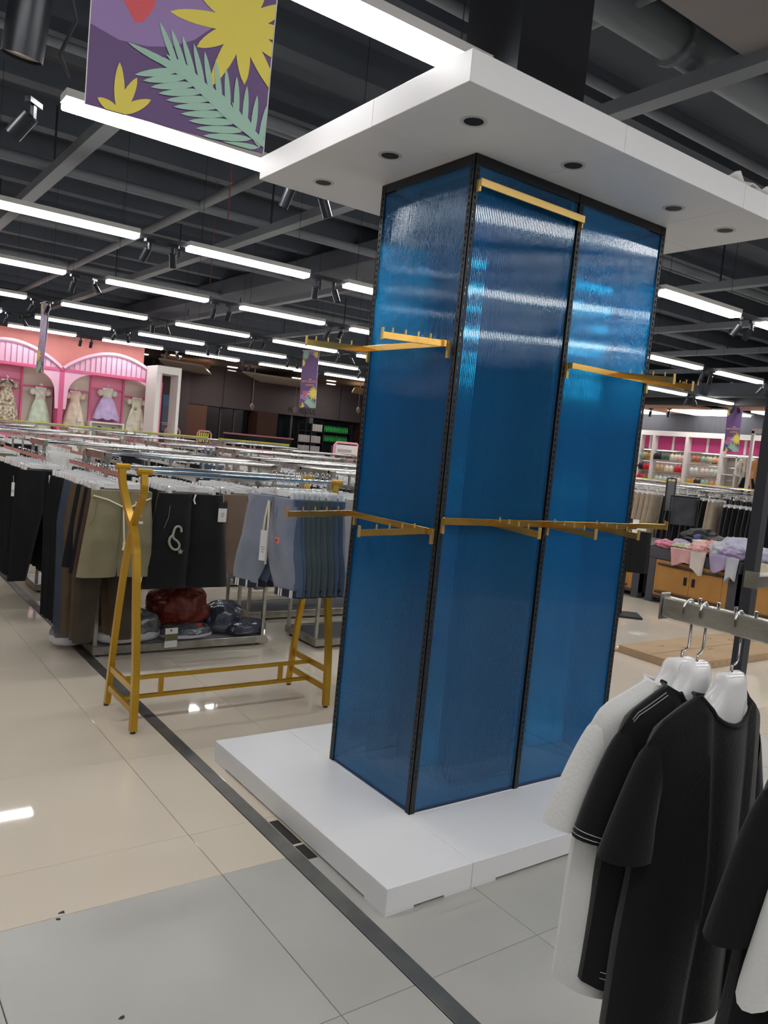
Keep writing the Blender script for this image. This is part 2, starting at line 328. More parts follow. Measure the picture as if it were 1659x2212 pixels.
# canopy
cn = thing('tower_canopy', 'white flat canopy with recessed downlights on top of the blue tower', 'canopy', (0, 0, 0))
K = (-.386, 1.507, -.394, .956)
def kp(x0, x1, y0, y1, n='canopy_panel'): return MB().box(x0, x1, y0, y1, ZT, KT).build(n, WHITE, cn, bevel=.0015)
kp(K[0], .325, K[2], .11); kp(.3265, 1.079, K[2], .11); kp(1.0805, K[1], K[2], .11)
kp(K[0], .266, .111, K[3]); kp(.664, K[1], .111, K[3]); MB().box(.268, .662, .465, K[3], ZT, KT).build('canopy_panel', WHITE, cn, bevel=.0015)
HOLE = mat('downlight_hole', (36, 36, 38), .5); RINGM = mat('downlight_ring', (205, 205, 205), .3)
for x, y in [(-.187, -.191), (-.186, .276), (-.187, .755), (.309, -.182), (.925, -.182), (1.304, -.182), (1.304, .275), (1.304, .755), (.309, .755), (.925, .755)]:
    b = MB(); n = 28; R0, R1 = .036, .046
    for r, z in ((R1, ZT), (R1, ZT-.003), (R0, ZT-.003), (R0-.006, ZT-.0005)):
        pass
    prof = [(R1, ZT-.0001), (R1-.001, ZT-.002), (R0, ZT-.003), (R0-.004, ZT-.0006)]
    b.grid(lambda i, j: (x+prof[j][0]*math.cos(2*PI*i/n), y+prof[j][0]*math.sin(2*PI*i/n), prof[j][1]), n, 4, True)
    r = b.build('downlight_ring', RINGM, cn, smooth=True)
    MB().tube([(x, y, ZT-.0002), (x, y, ZT-.0016)], R0-.003, 28).build('downlight_glass', HOLE, r)
PAPER = mat('white_film', (232, 230, 226), .5)
b = MB(); b.grid(lambda i, j: (.98+.36*i/11, -.385+.2*j/5, KT+.006+.03*math.sin(i*.9)**2*(1-j/7)+.012*math.sin(j*2+i)), 12, 6)
o = b.build('plastic_sheet', PAPER, smooth=True); md = o.modifiers.new('s', 'SOLIDIFY'); md.thickness = .003; tag(o, 'crumpled white sheet left on top edge of the canopy', 'plastic sheet')
# gold hanging bars
PINM = {}
def arm(parent, root, d, L, droop, h=.024, wd=.009, npin=4):
    root = Vector(root); d = Vector(d); tip = root+d*L+Vector((0, 0, -droop))
    a = MB().bar(root, tip, wd, h).build('arm', GOLD, parent, bevel=.0008)
    dd = (tip-root).normalized(); pm = PINM.setdefault(0, MB().tube([(0, 0, 0), (0, 0, .018)], .0032, 6).mesh('pin', GOLDF))
    for k in range(npin): link('pin', pm, a, root+dd*(.055+.057*k)+Vector((0, 0, h/2-.001)))
    side = d.cross(Vector((0, 0, 1)))
    MB().bar(tip+Vector((0, 0, -.015)), tip+Vector((0, 0, .026)), .013, .004, d).build('end_plate', GOLDF, a)
def mount(parent, p, wd=.004):
    MB().box(p[0]-.006, p[0]+.006, p[1]-.006, p[1]+.006, p[2]-.05, p[2]+.008).build('mounting_plate', GOLDF, parent)
t = thing('hanging_bar', 'gold two-arm hanging bar, lower one on narrow left face', 'hanging bar'); z = 1.198
MB().bar((-.038, .004, z), (-.038, .562, z), .009, .024).build('crossbar', GOLD, t, bevel=.0008)
for y in (.02, .545): MB().bar((-.005, y, z), (-.034, y, z), .009, .022).build('stub', GOLD, t); mount(t, (-.010, y, z)); arm(t, (-.0425, y, z), (-1, 0, 0), .30, .012)
t = thing('hanging_bar', 'gold two-arm hanging bar, upper one on narrow left face', 'hanging bar'); z = 1.892
MB().bar((-.038, .02, z), (-.038, .575, z), .009, .024).build('crossbar', GOLD, t, bevel=.0008)
for y in (.035, .56): MB().bar((-.005, min(y, .56), z), (-.034, y, z), .009, .022).build('stub', GOLD, t); mount(t, (-.010, min(y, .56), z)); arm(t, (-.0425, y, z), (-1, 0, 0), .27, .012)
t = thing('hanging_bar', 'long gold hanging bar with three arms across lower right face', 'hanging bar'); z = 1.243
MB().bar((-.01, -.038, z), (1.135, -.038, z), .009, .026).build('crossbar', GOLD, t, bevel=.0008)
for x in (.012, .58, 1.12): MB().bar((x, -.005, z), (x, -.034, z), .009, .022).build('stub', GOLD, t); mount(t, (x, -.010, z))
for x in (.225, .53, .79): arm(t, (x, -.0425, z), (-.12, -.992, 0), .29, .006)
t = thing('hanging_bar', 'gold arm pointing right from the far right tower edge, lower', 'hanging bar'); z = 1.243
mount(t, (1.148, .01, z)); arm(t, (1.15, -.0, z), (1, -.08, 0), .24, 0); arm(t, (1.15, .55, z), (1, 0, 0), .24, 0); MB().bar((1.155, 0, z), (1.155, .56, z), .009, .022).build('crossbar', GOLD, t)
t = thing('hanging_bar', 'gold hanging bar across the upper right-hand blue panel', 'hanging bar'); z = 1.894
MB().bar((.585, -.038, z), (1.135, -.038, z), .009, .024).build('crossbar', GOLD, t, bevel=.0008)
for x in (.59, 1.12): MB().bar((x, -.005, z), (x, -.034, z), .009, .022).build('stub', GOLD, t); mount(t, (x, -.010, z))
for x, L in ((.885, .27), (1.12, .2)): arm(t, (x, -.0425, z), (0, -1, 0), L, .025)
t = thing('hanging_bar', 'gold arm pointing right from the far right tower edge, upper', 'hanging bar'); z = 1.905
mount(t, (1.148, .02, z)); arm(t, (1.15, .01, z), (1, -.06, 0), .25, 0); arm(t, (1.15, .55, z), (1, 0, 0), .24, 0); MB().bar((1.155, 0, z), (1.155, .56, z), .009, .022).build('crossbar', GOLD, t)
t = thing('shelf_rail', 'flat matte gold rail near top of front blue panel', 'rail')
MB().box(.012, .575, -.030, -.024, 2.458, 2.486).build('flat_bar', GOLDF, t, bevel=.001)
for x in (.012, .567): MB().box(x, x+.006, -.024, -.002, 2.44, 2.482).build('bracket', GOLDF, t)

# black tape pieces beside the plinth
TAPE = mat('black_tape', (24, 24, 25), .45)
for i, (x0, x1, y0, y1, l) in enumerate([(-.422, -.383, .145, .335, 'longer black tape strip on floor beside the plinth'), (-.422, -.383, .03, .13, 'shorter black tape strip on floor beside the plinth')]):
    tag(MB().box(x0, x1, y0, y1, .0002, .0012).build('floor_tape', TAPE), l, 'tape', 'tape strips beside the plinth')
# chips and scuffs on the floor
for i, (x, y) in enumerate([(-1.27, .062), (-1.25, .09), (-1.23, -.42), (.33, -.52), (.36, -.5), (.27, -.9), (.3, -.93)]):
    b = MB(); n = 7; b.add([(x+.010*math.cos(k*2*PI/n)*(.5+rnd.random()), y+.008*math.sin(k*2*PI/n)*(.5+rnd.random()), .0004) for k in range(n)]+[(x, y, .0018)], [(k, (k+1) % n, n) for k in range(n)])
    tag(b.build('dirt_crumb', mat('dirt', (60, 58, 55), .9)), 'small dark dirt crumb lying on the tiles in front', 'dirt', 'dirt crumbs on the front tiles')
# ================================================================ LIGHT STRIPS, TRACKS AND SPOTS
LL, LW = 1.18, .115
lh = MB().box(0, LL, -LW/2-.004, LW/2+.004, .022, .06).mesh('housing', WHITE2)
ld = MB().box(.004, LL-.004, -LW/2, LW/2, -.014, .022).mesh('diffuser', LIGHT, bevel=.006)
wm = MB().tube([(0, 0, .06), (0, 0, 1.03)], .0022, 5).mesh('suspension_wire', BLACKM)
trk = MB().box(LL+.005, 1.6-.005, -.018, .018, .01, .04).mesh('track', TRUNK)
def light(x, y, label, grp, z=3.0):
    t = thing('linear_light', label, 'ceiling light', (x, y, z), 0, grp)
    link('housing', lh, t); link('diffuser', ld, t)
    for a in (.12, LL-.12): link('suspension_wire', wm, t, (a, 0, 0))
    return t
spot_b = {}
def spot(x, y, z, rz, tilt, label, grp, r=.03, L=.115):
    k = (r, L)
    if k not in spot_b:
        b = MB(); b.tube([(0, 0, -.02), (0, 0, -.02-L)], r, 18, False); b.tube([(0, 0, -.0201), (0, 0, -.02)], r, 18)
        b2 = MB().tube([(0, 0, -.02-L+.012), (0, 0, -.02-L+.011)], r*.93, 18)
        spot_b[k] = (b.mesh('barrel', SPOTB, True), b2.mesh('lens', REFL, True), MB().box(-.012, .012, -.009, .009, -.03, .03).mesh('bracket', SPOTB), MB().box(-.05, .05, -.015, .015, .03, .055).mesh('adapter', SPOTB))
    B, Ln, Br, Ad = spot_b[k]
    t = thing('track_spotlight', label, 'spotlight', (x, y, z), rz, grp)
    o = link('barrel', B, t); o.rotation_euler.x = tilt; link('lens', Ln, o); link('bracket', Br, t); link('adapter', Ad, t); return t
rows = [(.28, -.96-1.6, 1.6, 4, 'closest row'), (2.0, -.96, 1.6, 9, 'second row back'), (4.43, -.96, 1.605, 10, 'third row back'), (6.88, -.93, 1.62, 9, 'fourth row back'),
        (9.45, -.80, 1.64, 8, 'fifth row back'), (11.62, -.72, 1.68, 8, 'sixth row back'), (13.7, -.75, 1.69, 7, 'seventh row back')]
for ri, (y, x0, p, n, nm) in enumerate(rows):
    for k in range(n):
        if ri == 0 and k > 1: continue
        x = x0+p*k
        if ri in (1,) and x > 5.6: continue
        if ri == 2 and x > 11: continue
        if ri >= 4 and x > 11: continue
        light(x, y, 'lit white linear ceiling light, %s from left in the %s' % (ORD[k], nm), 'linear lights, '+nm)
        if x > 12.5: continue
        tr = link('light_track', trk, None, (x, y, 3.0)); tr.scale.x = 1
        tag(tr, 'short black track after the %s light of the %s' % (ORD[k], nm), 'light track', 'black tracks, '+nm)
        if ri == 0: continue
        for q, (dx, s) in enumerate(((.10, 1), (.30, -1))):
            spot(x+LL+dx, y, 2.95, rnd.uniform(-2.5, 2.5) if q else rnd.uniform(-.6, .6), .35+.3*rnd.random(), 'black track spotlight, %s after the %s light of the %s' % (('left one', 'right one')[q], ORD[k], nm), 'spotlights, '+nm)
for y, x0, n in ((7.05, 10.5, 2),):
    pass
# rows over the part of the shop behind the photographer
for y in (-2.1, -4.5, -7):
    for k in range(-3, 6): light(-.96+1.6*k, y, 'lit white linear ceiling light hanging over the aisle behind the viewpoint', 'linear lights behind the viewpoint')
for k in range(5):
    for y in (-.45,): light(2.3+1.6*k, y, 'lit white linear ceiling light right of the canopy beyond the frame', 'linear lights right of the canopy')
for y in (2.0, 6.88, 11.6):
    for k in range(1, 4): light(-.96-1.6*k, y, 'lit white linear ceiling light left beyond the frame', 'linear lights left beyond the frame')
spot(-1.30, 1.04, 3.03, .3, .22, 'large dark spotlight filling the top left corner', None, .073, .22)
spot(-1.09, 2.0, 2.92, .8, .75, 'dark spotlight just left of the nearest full light strip', None, .04, .13)
b = MB().tube([(-1.17, 1.06, 3.1), (-1.13, 1.1, 3.0), (-1.16, 1.2, 2.9), (-1.1, 1.3, 2.86)], .008, 6); tag(b.build('power_cable', TRUNK, smooth=True), 'black cable looping beside the large corner spotlight', 'cable')
tag(MB().box(-3, -.62, 1.33, 1.37, 2.93, 2.97).build('light_track', TRUNK), 'black track running behind the large corner spotlight', 'light track')
# flat ceiling light panels at the lingerie wall
for i, (pts, l) in enumerate([([(14.35, 10.0), (15.5, 10.0), (15.5, 11.6), (14.35, 11.6)], 'lit square ceiling panel left of the right-hand banner, near tower'), ([(14.35, 7.75), (15.5, 7.75), (15.5, 9.15), (14.35, 9.15)], 'lit square ceiling panel left of the right-hand banner, farther from tower'), ([(14.35, 5.8), (15.5, 5.8), (15.5, 7.1), (14.35, 7.1)], 'lit square ceiling panel mostly hidden behind the right-hand banner')]):
    t = thing('panel_light', l, 'ceiling light', (0, 0, 0), 0, 'panel lights at the right wall')
    o = slab(pts, 2.94, .04, emat('lit_panel', (1, .96, .97), 7) if i == 0 else MATS['lit_panel'], 'diffuser', t)
    slab([(14.3, pts[0][1]-.05), (15.55, pts[0][1]-.05), (15.55, pts[2][1]+.05), (14.3, pts[2][1]+.05)], 2.981, .03, WHITE2, 'frame', t)
for i, (x0, x1, y0, y1) in enumerate([(13.4, 14.3, 8.0, 10.1), (13.4, 14.3, 5.2, 7.3), (14.3, 15.5, 9.2, 9.95)]):
    struct(MB().box(x0, x1, y0, y1, 2.97, 3.02).build('ceiling_panel_tan', WOODC))
for i, y in enumerate((9.95, 9.5, 9.0, 7.4)):
    spot(14.2, y, 2.915, 1.6, .2, 'white spotlight over the bra wall, %s from the tower' % ORD[i], 'spotlights over the bra wall', .035, .12)
struct(MB().box(12.2, 12.5, -6, 16, 3.05, 3.3).build('trim_2', CHAR)); struct(MB().box(13.3, 13.4, -6, 16, 2.98, 3.2).build('trim_3', TRUNK))

# ================================================================ BANNERS
PUR = mat('banner_purple', (100, 72, 122), .55); LIL = mat('banner_lilac', (150, 122, 176), .55); YEL = mat('banner_yellow', (226, 208, 84), .55); MINT = mat('banner_mint', (158, 196, 178), .55)
RED = mat('banner_red', (216, 84, 92), .55); ORA = mat('banner_orange', (222, 168, 96), .55); BWH = mat('banner_white', (228, 226, 232), .55)
BW, BH = .40, 1.02
def leafpts(cx, cz, a, L, w, n=9):
    pts = []
    for k in range(n+1):
        t = k/n*.9999; pts.append((t*L, w*math.sin(PI*min(1, t)**.85)**.65*.42))
    for k in range(n-1, 0, -1):
        t = k/n*.9999; pts.append((t*L, -w*math.sin(PI*min(1, t)**.85)**.65*.42))
    c, s = math.cos(a), math.sin(a); return [(cx+x*c-z*s, cz+x*s+z*c) for x, z in pts]
def clip(pts, x0=0, x1=BW, z0=0, z1=BH):
    for ax, v, s in ((0, x0, 1), (0, x1, -1), (1, z0, 1), (1, z1, -1)):
        out = []
        for i in range(len(pts)):
            p, q = pts[i-1], pts[i]; ip = (p[ax]-v)*s >= 0; iq = (q[ax]-v)*s >= 0
            if ip != iq: t = (v-p[ax])/(q[ax]-p[ax]); out.append((p[0]+t*(q[0]-p[0]), p[1]+t*(q[1]-p[1])))
            if iq: out.append(q)
        pts = out
        if not pts: return []
    return pts
def art():
    """list of (material index, layer, outline) for one printed face, origin at lower left"""
    A = []
    A.append((1, 1, [(0, .165), (.06, .15), (.12, .155), (.17, .17), (.22, .20), (.27, .25), (.33, .34), (.38, .44), (.4, .5), (.4, .9), (.3, 1.02), (0, 1.02)]))
    A.append((4, 2, [(.05, .245), (.07, .225), (.09, .195), (.105, .20), (.12, .222), (.13, .245), (.125, .28), (.11, .305), (.08, .31), (.055, .29)]))
    for k in range(12):
        a = 2*PI*k/12+.13; A.append((2, 3, leafpts(.325, .262, a, (.165, .125)[k % 2] if PI*.9 < a < 2*PI else .13, .040)))
    A.append((2, 3, [(.325+.03*math.cos(2*PI*k/10), .262+.03*math.sin(2*PI*k/10)) for k in range(10)]))
    for k, (a, L) in enumerate([(1.62, .085), (1.2, .07), (.62, .06), (2.75, .03)]): A.append((2, 3, leafpts(.070, .0, a, L+.02, .026)))
    # palm frond
    for k in range(11):
        t = k/10; x = .19+t*.2; z = .125-t*.085-.03*t*t
        A.append((3, 4+k % 2, leafpts(x, z, PI*.93-.075*k, .115-.03*t, .0175))); A.append((3, 4+k % 2, leafpts(x, z, PI*1.12-.02*k, .10+.02*t, .019)))
        A.append((3, 4+k % 2, leafpts(x, z, PI*.66-.06*k, .10, .0165)))
    A.append((3, 6, [(.16, .15), (.2, .145), (.4, .03), (.4, .012), (.3, .055), (.19, .12)]))
    for k in range(10): A.append((3, 4, leafpts(.07, .95, 2*PI*k/10, .1, .04)))
    for k in range(7): A.append((2, 5, leafpts(.02, .80, -1.2+k*.45, .07, .025)))
    for k in range(5): A.append((2, 5, leafpts(.37, 1.0, PI+.2+k*.3, .12, .035)))
    return A
ART = [(m, l, clip(p)) for m, l, p in art()]
def banner(name_label, cat_loc, rz, curl=1, small=False):
    t = thing('hanging_banner', name_label, 'banner', cat_loc, rz)
    def warp(x, z, off): # bottom edge billows gently
        return (x, off+curl*(.012*math.sin(z*5+1)+.02*max(0, .12-z)*((x/BW)*3-.6)), z)
    b = MB(); b.grid(lambda i, j: warp(BW*i/8, BH*j/24, 0), 9, 25); b.grid(lambda i, j: warp(BW*i/8, BH*j/24, .003), 9, 25)
    for (i0, j0, i1, j1) in ((0, 0, 1, 0), (0, 1, 1, 1), (0, 0, 0, 1), (1, 0, 1, 1)):
        n = 24; b.grid(lambda i, j: warp(BW*(i0+(i1-i0)*i/n), BH*(j0+(j1-j0)*i/n), .003*j), n+1, 2)
    cl = b.build('banner_cloth', PUR, t)
    hem = MB()
    for xx in (-.001, BW+.001): hem.grid(lambda i, j: warp(xx+.0015*(j % 2), BH*i/24, -.001+.005*(j//2)), 25, 4)
    hem.build('white_edge', BWH, cl)
    P = MB()
    for m, l, p in ART:
        if len(p) < 3: continue
        for side in (0, 1):
            off = -.0006*l if side == 0 else .003+.0006*l
            cx = sum(q[0] for q in p)/len(p); cz = sum(q[1] for q in p)/len(p); P.mi = m-1
            n = len(p); P.add([warp(x, z, off) for x, z in p], [tuple(range(n))])
    pr = P.build('printed_leaves', [LIL, YEL, MINT, RED], cl)
    MB().bar((-.03, .0015, BH+.004), (BW+.03, .0015, BH+.004), .012, .012).build('rod', BWH, t)
    for x in (.03, BW-.03): MB().tube([(x, .0015, BH), (x, .0015, BH+1.18)], .0015, 5).build('cord', BLACKM, t)
    for side in (0, 1):
        off = -.005 if side == 0 else .008; r = (PI/2, 0, 0) if side == 0 else (PI/2, 0, PI)
        for k, ch in enumerate('OPENING'):
            xx = .23; o = txt(ch, .085, BWH, cl, (xx, off, .90-k*.062), (PI/2, (PI/2), 0) if side == 0 else (PI/2, -PI/2, PI), 'letter', .0005)
        txt('NEW SEASON', .055, ORA, cl, (.2, off, .47), r, 'lettering', .0005); txt('SHOPPING', .045, ORA, cl, (.23, off, .405), r, 'lettering', .0005)
    return t
bb = banner('large purple banner with yellow and mint leaves, hanging at top left', (-1.458, -.437, 2.16), math.atan2(-.042, .317))
banner('small purple banner hanging just left of the blue tower', (5.30, 10.55, 2.04), -1.30)
banner('narrow purple banner seen edge-on in front of the pink wall', (.80, 10.05, 2.07), PI/2+.04)
banner('purple banner hanging before the magenta lingerie wall at right', (13.56, 7.15, 2.05), -PI/2-.25)
# ================================================================ GARMENTS
def fold(x, z, seed, amp): return amp*(math.sin(x*23+seed*3.1+2.2*math.sin(z*3+seed))*.55+math.sin(x*51+seed*1.7+z*4)*.25+mnoise.noise(Vector((x*7, seed*5.3, z*4)))*.8)
def drape(b, hw, top, bot, T, cx=lambda v: 0, nu=14, nv=12, seed=1, amp=.006, T0=None, closed=True):
    """cloth tube: hw(v) half width, top(u), bot(u) heights, T thickness, u -1..1, v 0..1"""
    def side(sg):
        def P(i, j):
            u = -1+2*i/(nu-1); v = j/(nv-1); x = cx(v)+u*hw(v); z = top(u)+(bot(u)-top(u))*v
            t = (T(v) if callable(T) else T)*math.sqrt(max(0, 1-u**4))*.5
            return (x, sg*t+fold(x, z, seed, amp)*(.25+.75*v)*(1 if abs(u) < .99 else .6), z)
        return P
    b.grid(side(-1), nu, nv); b.grid(side(1), nu, nv)
    for jj in ((0, nv-1) if closed else (nv-1,)):
        A = side(-1); B = side(1); b.grid(lambda i, j: A(i, jj) if j == 0 else B(i, jj), nu, 2)
def pants_bm(L=.95, W=.34, hem=.11, flare=.03, seed=1, T=.035, amp=.008, rise=.26, nv=14, nu=9, bag=0):
    b = MB(); r = rise/L
    for s in (-1, 1):
        hw = lambda v: (W/4+.004+.02*min(1, v/r)) if v < r else (W/4+.024)+(hem/2-(W/4+.024))*((v-r)/(1-r))**.8+bag*math.sin(PI*(v-r)/(1-r))
        cx = lambda v, s=s: s*(W/4+(.012*v/r if v < r else .012+flare*(v-r)/(1-r)))
        drape(b, hw, lambda u: 0, lambda u: -L, lambda v: T*(1+.6*math.sin(PI*min(1, v*1.1))), cx, nu, nv, seed+s, amp)
    return b
KH = cloth('olive_khaki', (138, 132, 104), (126, 120, 94)); BLK = cloth('black_cotton', (22, 23, 26), (17, 18, 20), .9, bump=.15); TAUPE = cloth('taupe', (124, 106, 92), (110, 94, 82))
BRW = cloth('brown_twill', (94, 78, 60), (82, 68, 52)); BRW2 = cloth('dark_brown', (70, 60, 50), (60, 52, 44)); MAR = cloth('maroon_brown', (78, 56, 48)); SLATE = cloth('slate_blue', (66, 76, 92), (56, 64, 80))
DEN = cloth('light_denim', (150, 154, 166), (108, 116, 138), .85, .9, 5); DEN2 = cloth('mid_denim', (88, 104, 128), (74, 88, 110), .85, .9, 5); DENG = cloth('grey_green_denim', (92, 102, 104), (76, 88, 92), .85, .9, 5)
DARKD = cloth('dark_navy_cuff', (46, 50, 62)); CORD = mat('cream_cord', (222, 212, 190), .7); GREY = cloth('grey_marl', (150, 150, 152), (136, 136, 140)); LBEI = cloth('light_beige', (182, 166, 146), (166, 150, 132)); OLG = cloth('olive_green', (92, 90, 70))
WHC = cloth('white_cotton', (222, 222, 220), (214, 214, 214), .85, .5, 6, .12); CARD_W = mat('tag_white', (228, 228, 228), .5); CARD_B = mat('tag_black', (30, 30, 32), .5)
# hanger with clips: white bar, chrome hook
def hook_pts(h=.075, r=.018):
    P = [(0, 0, 0), (0, 0, h*.3), (.014, 0, h*.34), (.014, 0, h-.004)]
    for k in range(1, 9): a = PI*k/8*1.08; P.append((.014-r+r*math.cos(a)*1.0, 0, h+r*math.sin(a)))
    return P
HK = .075+.018
def bar_bm():
    b = MB(); b.box(-.105, .105, -.003, .003, -.020, .012); b.box(-.15, -.105, -.004, .004, -.014, .002); b.box(.105, .15, -.004, .004, -.014, .002); b.box(-.02, .02, -.005, .005, .010, .018); return b
ph_bar = bar_bm().mesh('bar', PLAST, bevel=.0015); ph_hook = MB().tube(hook_pts(), .0022, 6).mesh('hook', CHROME, True)
ph_clip = MB().box(-.011, .011, -.010, .010, -.050, .006).box(-.008, .008, -.014, .014, -.006, .010).mesh('clip', PLAST, bevel=.002)
ph_logo = txt('U.U.R.S', .014, PRINT, None, (0, 0, 0), (0, 0, 0), 'print', .0002); ph_print = ph_logo.data; bpy.data.objects.remove(ph_logo)
whole = bar_bm(); 
for s in (-1, 1): whole.box(s*.14-.011, s*.14+.011, -.010, .010, -.050, .006)
whole.mat(1).tube(hook_pts(), .0022, 5); ph_whole = whole.mesh('pants_hanger', [PLAST, CHROME])
NH = [0]; FARH = MB()
def pants_hanger(x, y, zr, rz, label, group, full=True):
    """zr = height of the rail the hook hangs on; returns height of the bar"""
    z = zr-.075; NH[0] += 1
    if y > 8.0 or x > 9.9:
        M = Matrix.Translation((x, y, z)) @ Matrix.Rotation(rz, 4, 'Z'); FARH.mi = 0; n0 = len(FARH.v); FARH.v += [tuple(M @ Vector(p)) for p in whole.v]; FARH.f += [tuple(i+n0 for i in f) for f in whole.f]; FARH.m += whole.m; return z-.030
    if full:
        t = thing('pants_hanger', label, 'hanger', (x, y, z), rz, group); link('bar', ph_bar, t); link('hook', ph_hook, t, (0, 0, .018))
        for s in (-1, 1): link('clip', ph_clip, t, (s*.14, 0, 0))
        o = link('print', ph_print, t, (0, -.0042, -.004)); o.rotation_euler.x = PI/2
    else:
        o = link('pants_hanger', ph_whole, None, (x, y, z), rz); tag(o, label, 'hanger', group)
    return z-.030
PM = {}
def pm(kind, m, seed=1):
    k = (kind, m.name, seed)
    if k not in PM:
        if kind == 'shorts': b = pants_bm(.50, .33, .225, .022, seed, .05, .008, .26, 10)
        elif kind == 'long': b = pants_bm(.93, .32, .115, .03, seed, .04, .009)
        elif kind == 'jog': b = pants_bm(.82, .32, .12, .05, seed, .05, .012)
        elif kind == 'denim': b = pants_bm(.50, .33, .17, .07, seed, .05, .007, .24, 10, 9, .02)
        elif kind == 'skirt': b = MB(); drape(b, lambda v: .15+.07*v, lambda u: 0, lambda u: -.55, .05, seed=seed, amp=.02)
        elif kind == 'wide': b = pants_bm(.9, .32, .2, .06, seed, .05, .014)
        PM[k] = b.mesh({'shorts': 'shorts', 'denim': 'shorts', 'skirt': 'skirt'}.get(kind, 'trousers'), m, True)
    return PM[k]
CN = {'black_cotton': 'black', 'olive_khaki': 'olive khaki', 'taupe': 'taupe', 'brown_twill': 'brown', 'dark_brown': 'dark brown', 'maroon_brown': 'maroon brown', 'slate_blue': 'slate blue', 'light_denim': 'pale denim', 'mid_denim': 'mid blue denim', 'grey_green_denim': 'grey green denim', 'grey_marl': 'grey', 'light_beige': 'light beige', 'olive_green': 'olive green'}
KN = {'shorts': 'shorts', 'denim': 'shorts', 'long': 'trousers', 'jog': 'jogging trousers', 'wide': 'wide trousers', 'skirt': 'skirt'}
def hang(kind, m, x, y, zr, rz, label, group, full=False, seed=1, hl=None, dz=0):
    zb = pants_hanger(x, y, zr, rz, hl or 'clip hanger, %s' % ' '.join(label.split()[:14]), (group and 'hangers, '+group), full)
    o = link(pm(kind, m, seed).name.split('.')[0], pm(kind, m, seed), None, (x, y, zb+dz), rz); tag(o, label, KN[kind].split()[-1], group); return o
def tagcard(x, y, z, rz, label, w=.05, h=.09, black=.3):
    t = thing('price_tag', label, 'tag', (x, y, z), rz); MB().box(-w/2, w/2, -.0008, .0008, -h, 0).build('card', CARD_W, t); 
    if black: MB().box(-w/2-.0002, w/2+.0002, -.0014, .0014, -h*black, .0005).build('black_header', CARD_B, t)
    MB().tube([(0, 0, 0), (.002, 0, .02), (-.002, .004, .05)], .0012, 5).build('string', CORD, t)
    for k in range(3): MB().box(-.01, .01+.003*(k % 2), -.0016, -.0008, -h*(.55+.08*k)-.002, -h*(.55+.08*k)+.001).build('print_line', mat('print_grey', (120, 120, 122), .6), t)

# ---------------------------------------------------------------- the gold A-frame garment rack
t = thing('garment_rack', 'gold painted garment rack with crossed legs and two chrome rails', 'clothes rack')
GX0, GX1, yb, yf = -.607, .487, 1.83, 1.40
def curve(p, n=14):      # Catmull-Rom
    out = []
    for i in range(len(p)-1):
        a, b_, c, d = p[max(i-1, 0)], p[i], p[i+1], p[min(i+2, len(p)-1)]
        for k in range(n):
            q = k/n; out.append(tuple(.5*((2*b_[m])+(-a[m]+c[m])*q+(2*a[m]-5*b_[m]+4*c[m]-d[m])*q*q+(-a[m]+3*b_[m]-3*c[m]+d[m])*q**3) for m in range(len(b_))))
    out.append(p[-1]); return out
def strip(pts, x, w, th, name, par):
    b = MB(); C2 = curve(pts, 8); n = len(C2); vs = []
    for i, (y, z) in enumerate(C2):
        a = Vector(C2[max(i-1, 0)]); c = Vector(C2[min(i+1, n-1)]); d = (c-a).normalized(); nx = Vector((-d[1], d[0]))*th/2
        for sx in (-w/2, w/2): vs += [(x+sx, y-nx[0], z-nx[1]), (x+sx, y+nx[0], z+nx[1])]
    fs = []
    for i in range(n-1):
        o = i*4; p = o+4; fs += [(o, o+1, p+1, p), (o+1, o+3, p+3, p+1), (o+3, o+2, p+2, p+3), (o+2, o, p, p+2)]
    fs += [(0, 2, 3, 1), ((n-1)*4, (n-1)*4+1, (n-1)*4+3, (n-1)*4+2)]; b.add(vs, fs)
    return b.build(name, YELLOW, par, smooth=True)
for x, s in ((GX0, 1), (GX1, -1)):
    strip([(yf, .012), (yf+.02, .3), (yf+.075, .6), (yf+.125, .85), (yf+.19, .965), (yf+.30, 1.06), (yf+.40, 1.17), (yb+.005, 1.25)], x-.0*s, .034, .03, 'curved_leg', t)
    strip([(yb, .012), (yb-.055, .4), (yb-.13, .75), (yb-.20, .95), (yb-.27, 1.06), (yb-.335, 1.16), (1.505, 1.25)], x+.004*s, .030, .026, 'curved_leg', t)
    for y in (1.505, yb+.005): MB().tube([(x-.03, y, 1.262), (x+.04, y, 1.262)], .017, 16).build('rail_socket', YELLOW, t, smooth=True)
    for z in (.21, .105): MB().bar((x, yf+.02, z), (x, yb-.03, z), .014, .03).build('side_stretcher', YELLOW, t)
    for y in (yf, yb): MB().tube([(x, y, 0), (x, y, .014)], .013, 12).build('rubber_foot', TRUNK, t)
for y in (1.505, yb+.005): MB().tube([(GX0, y, 1.262), (GX1, y, 1.262)], .0125, 16).build('rail', CHROME, t, smooth=True)
for z in (.205, .105): MB().bar((GX0+.006, 1.615, z), (GX1-.006, 1.615, z), .022, .018).build('long_stretcher', YELLOW, t)
for x in (-.40, .30): MB().bar((x, 1.615, .11), (x, 1.615, .2), .02, .022).build('upright', YELLOW, t)
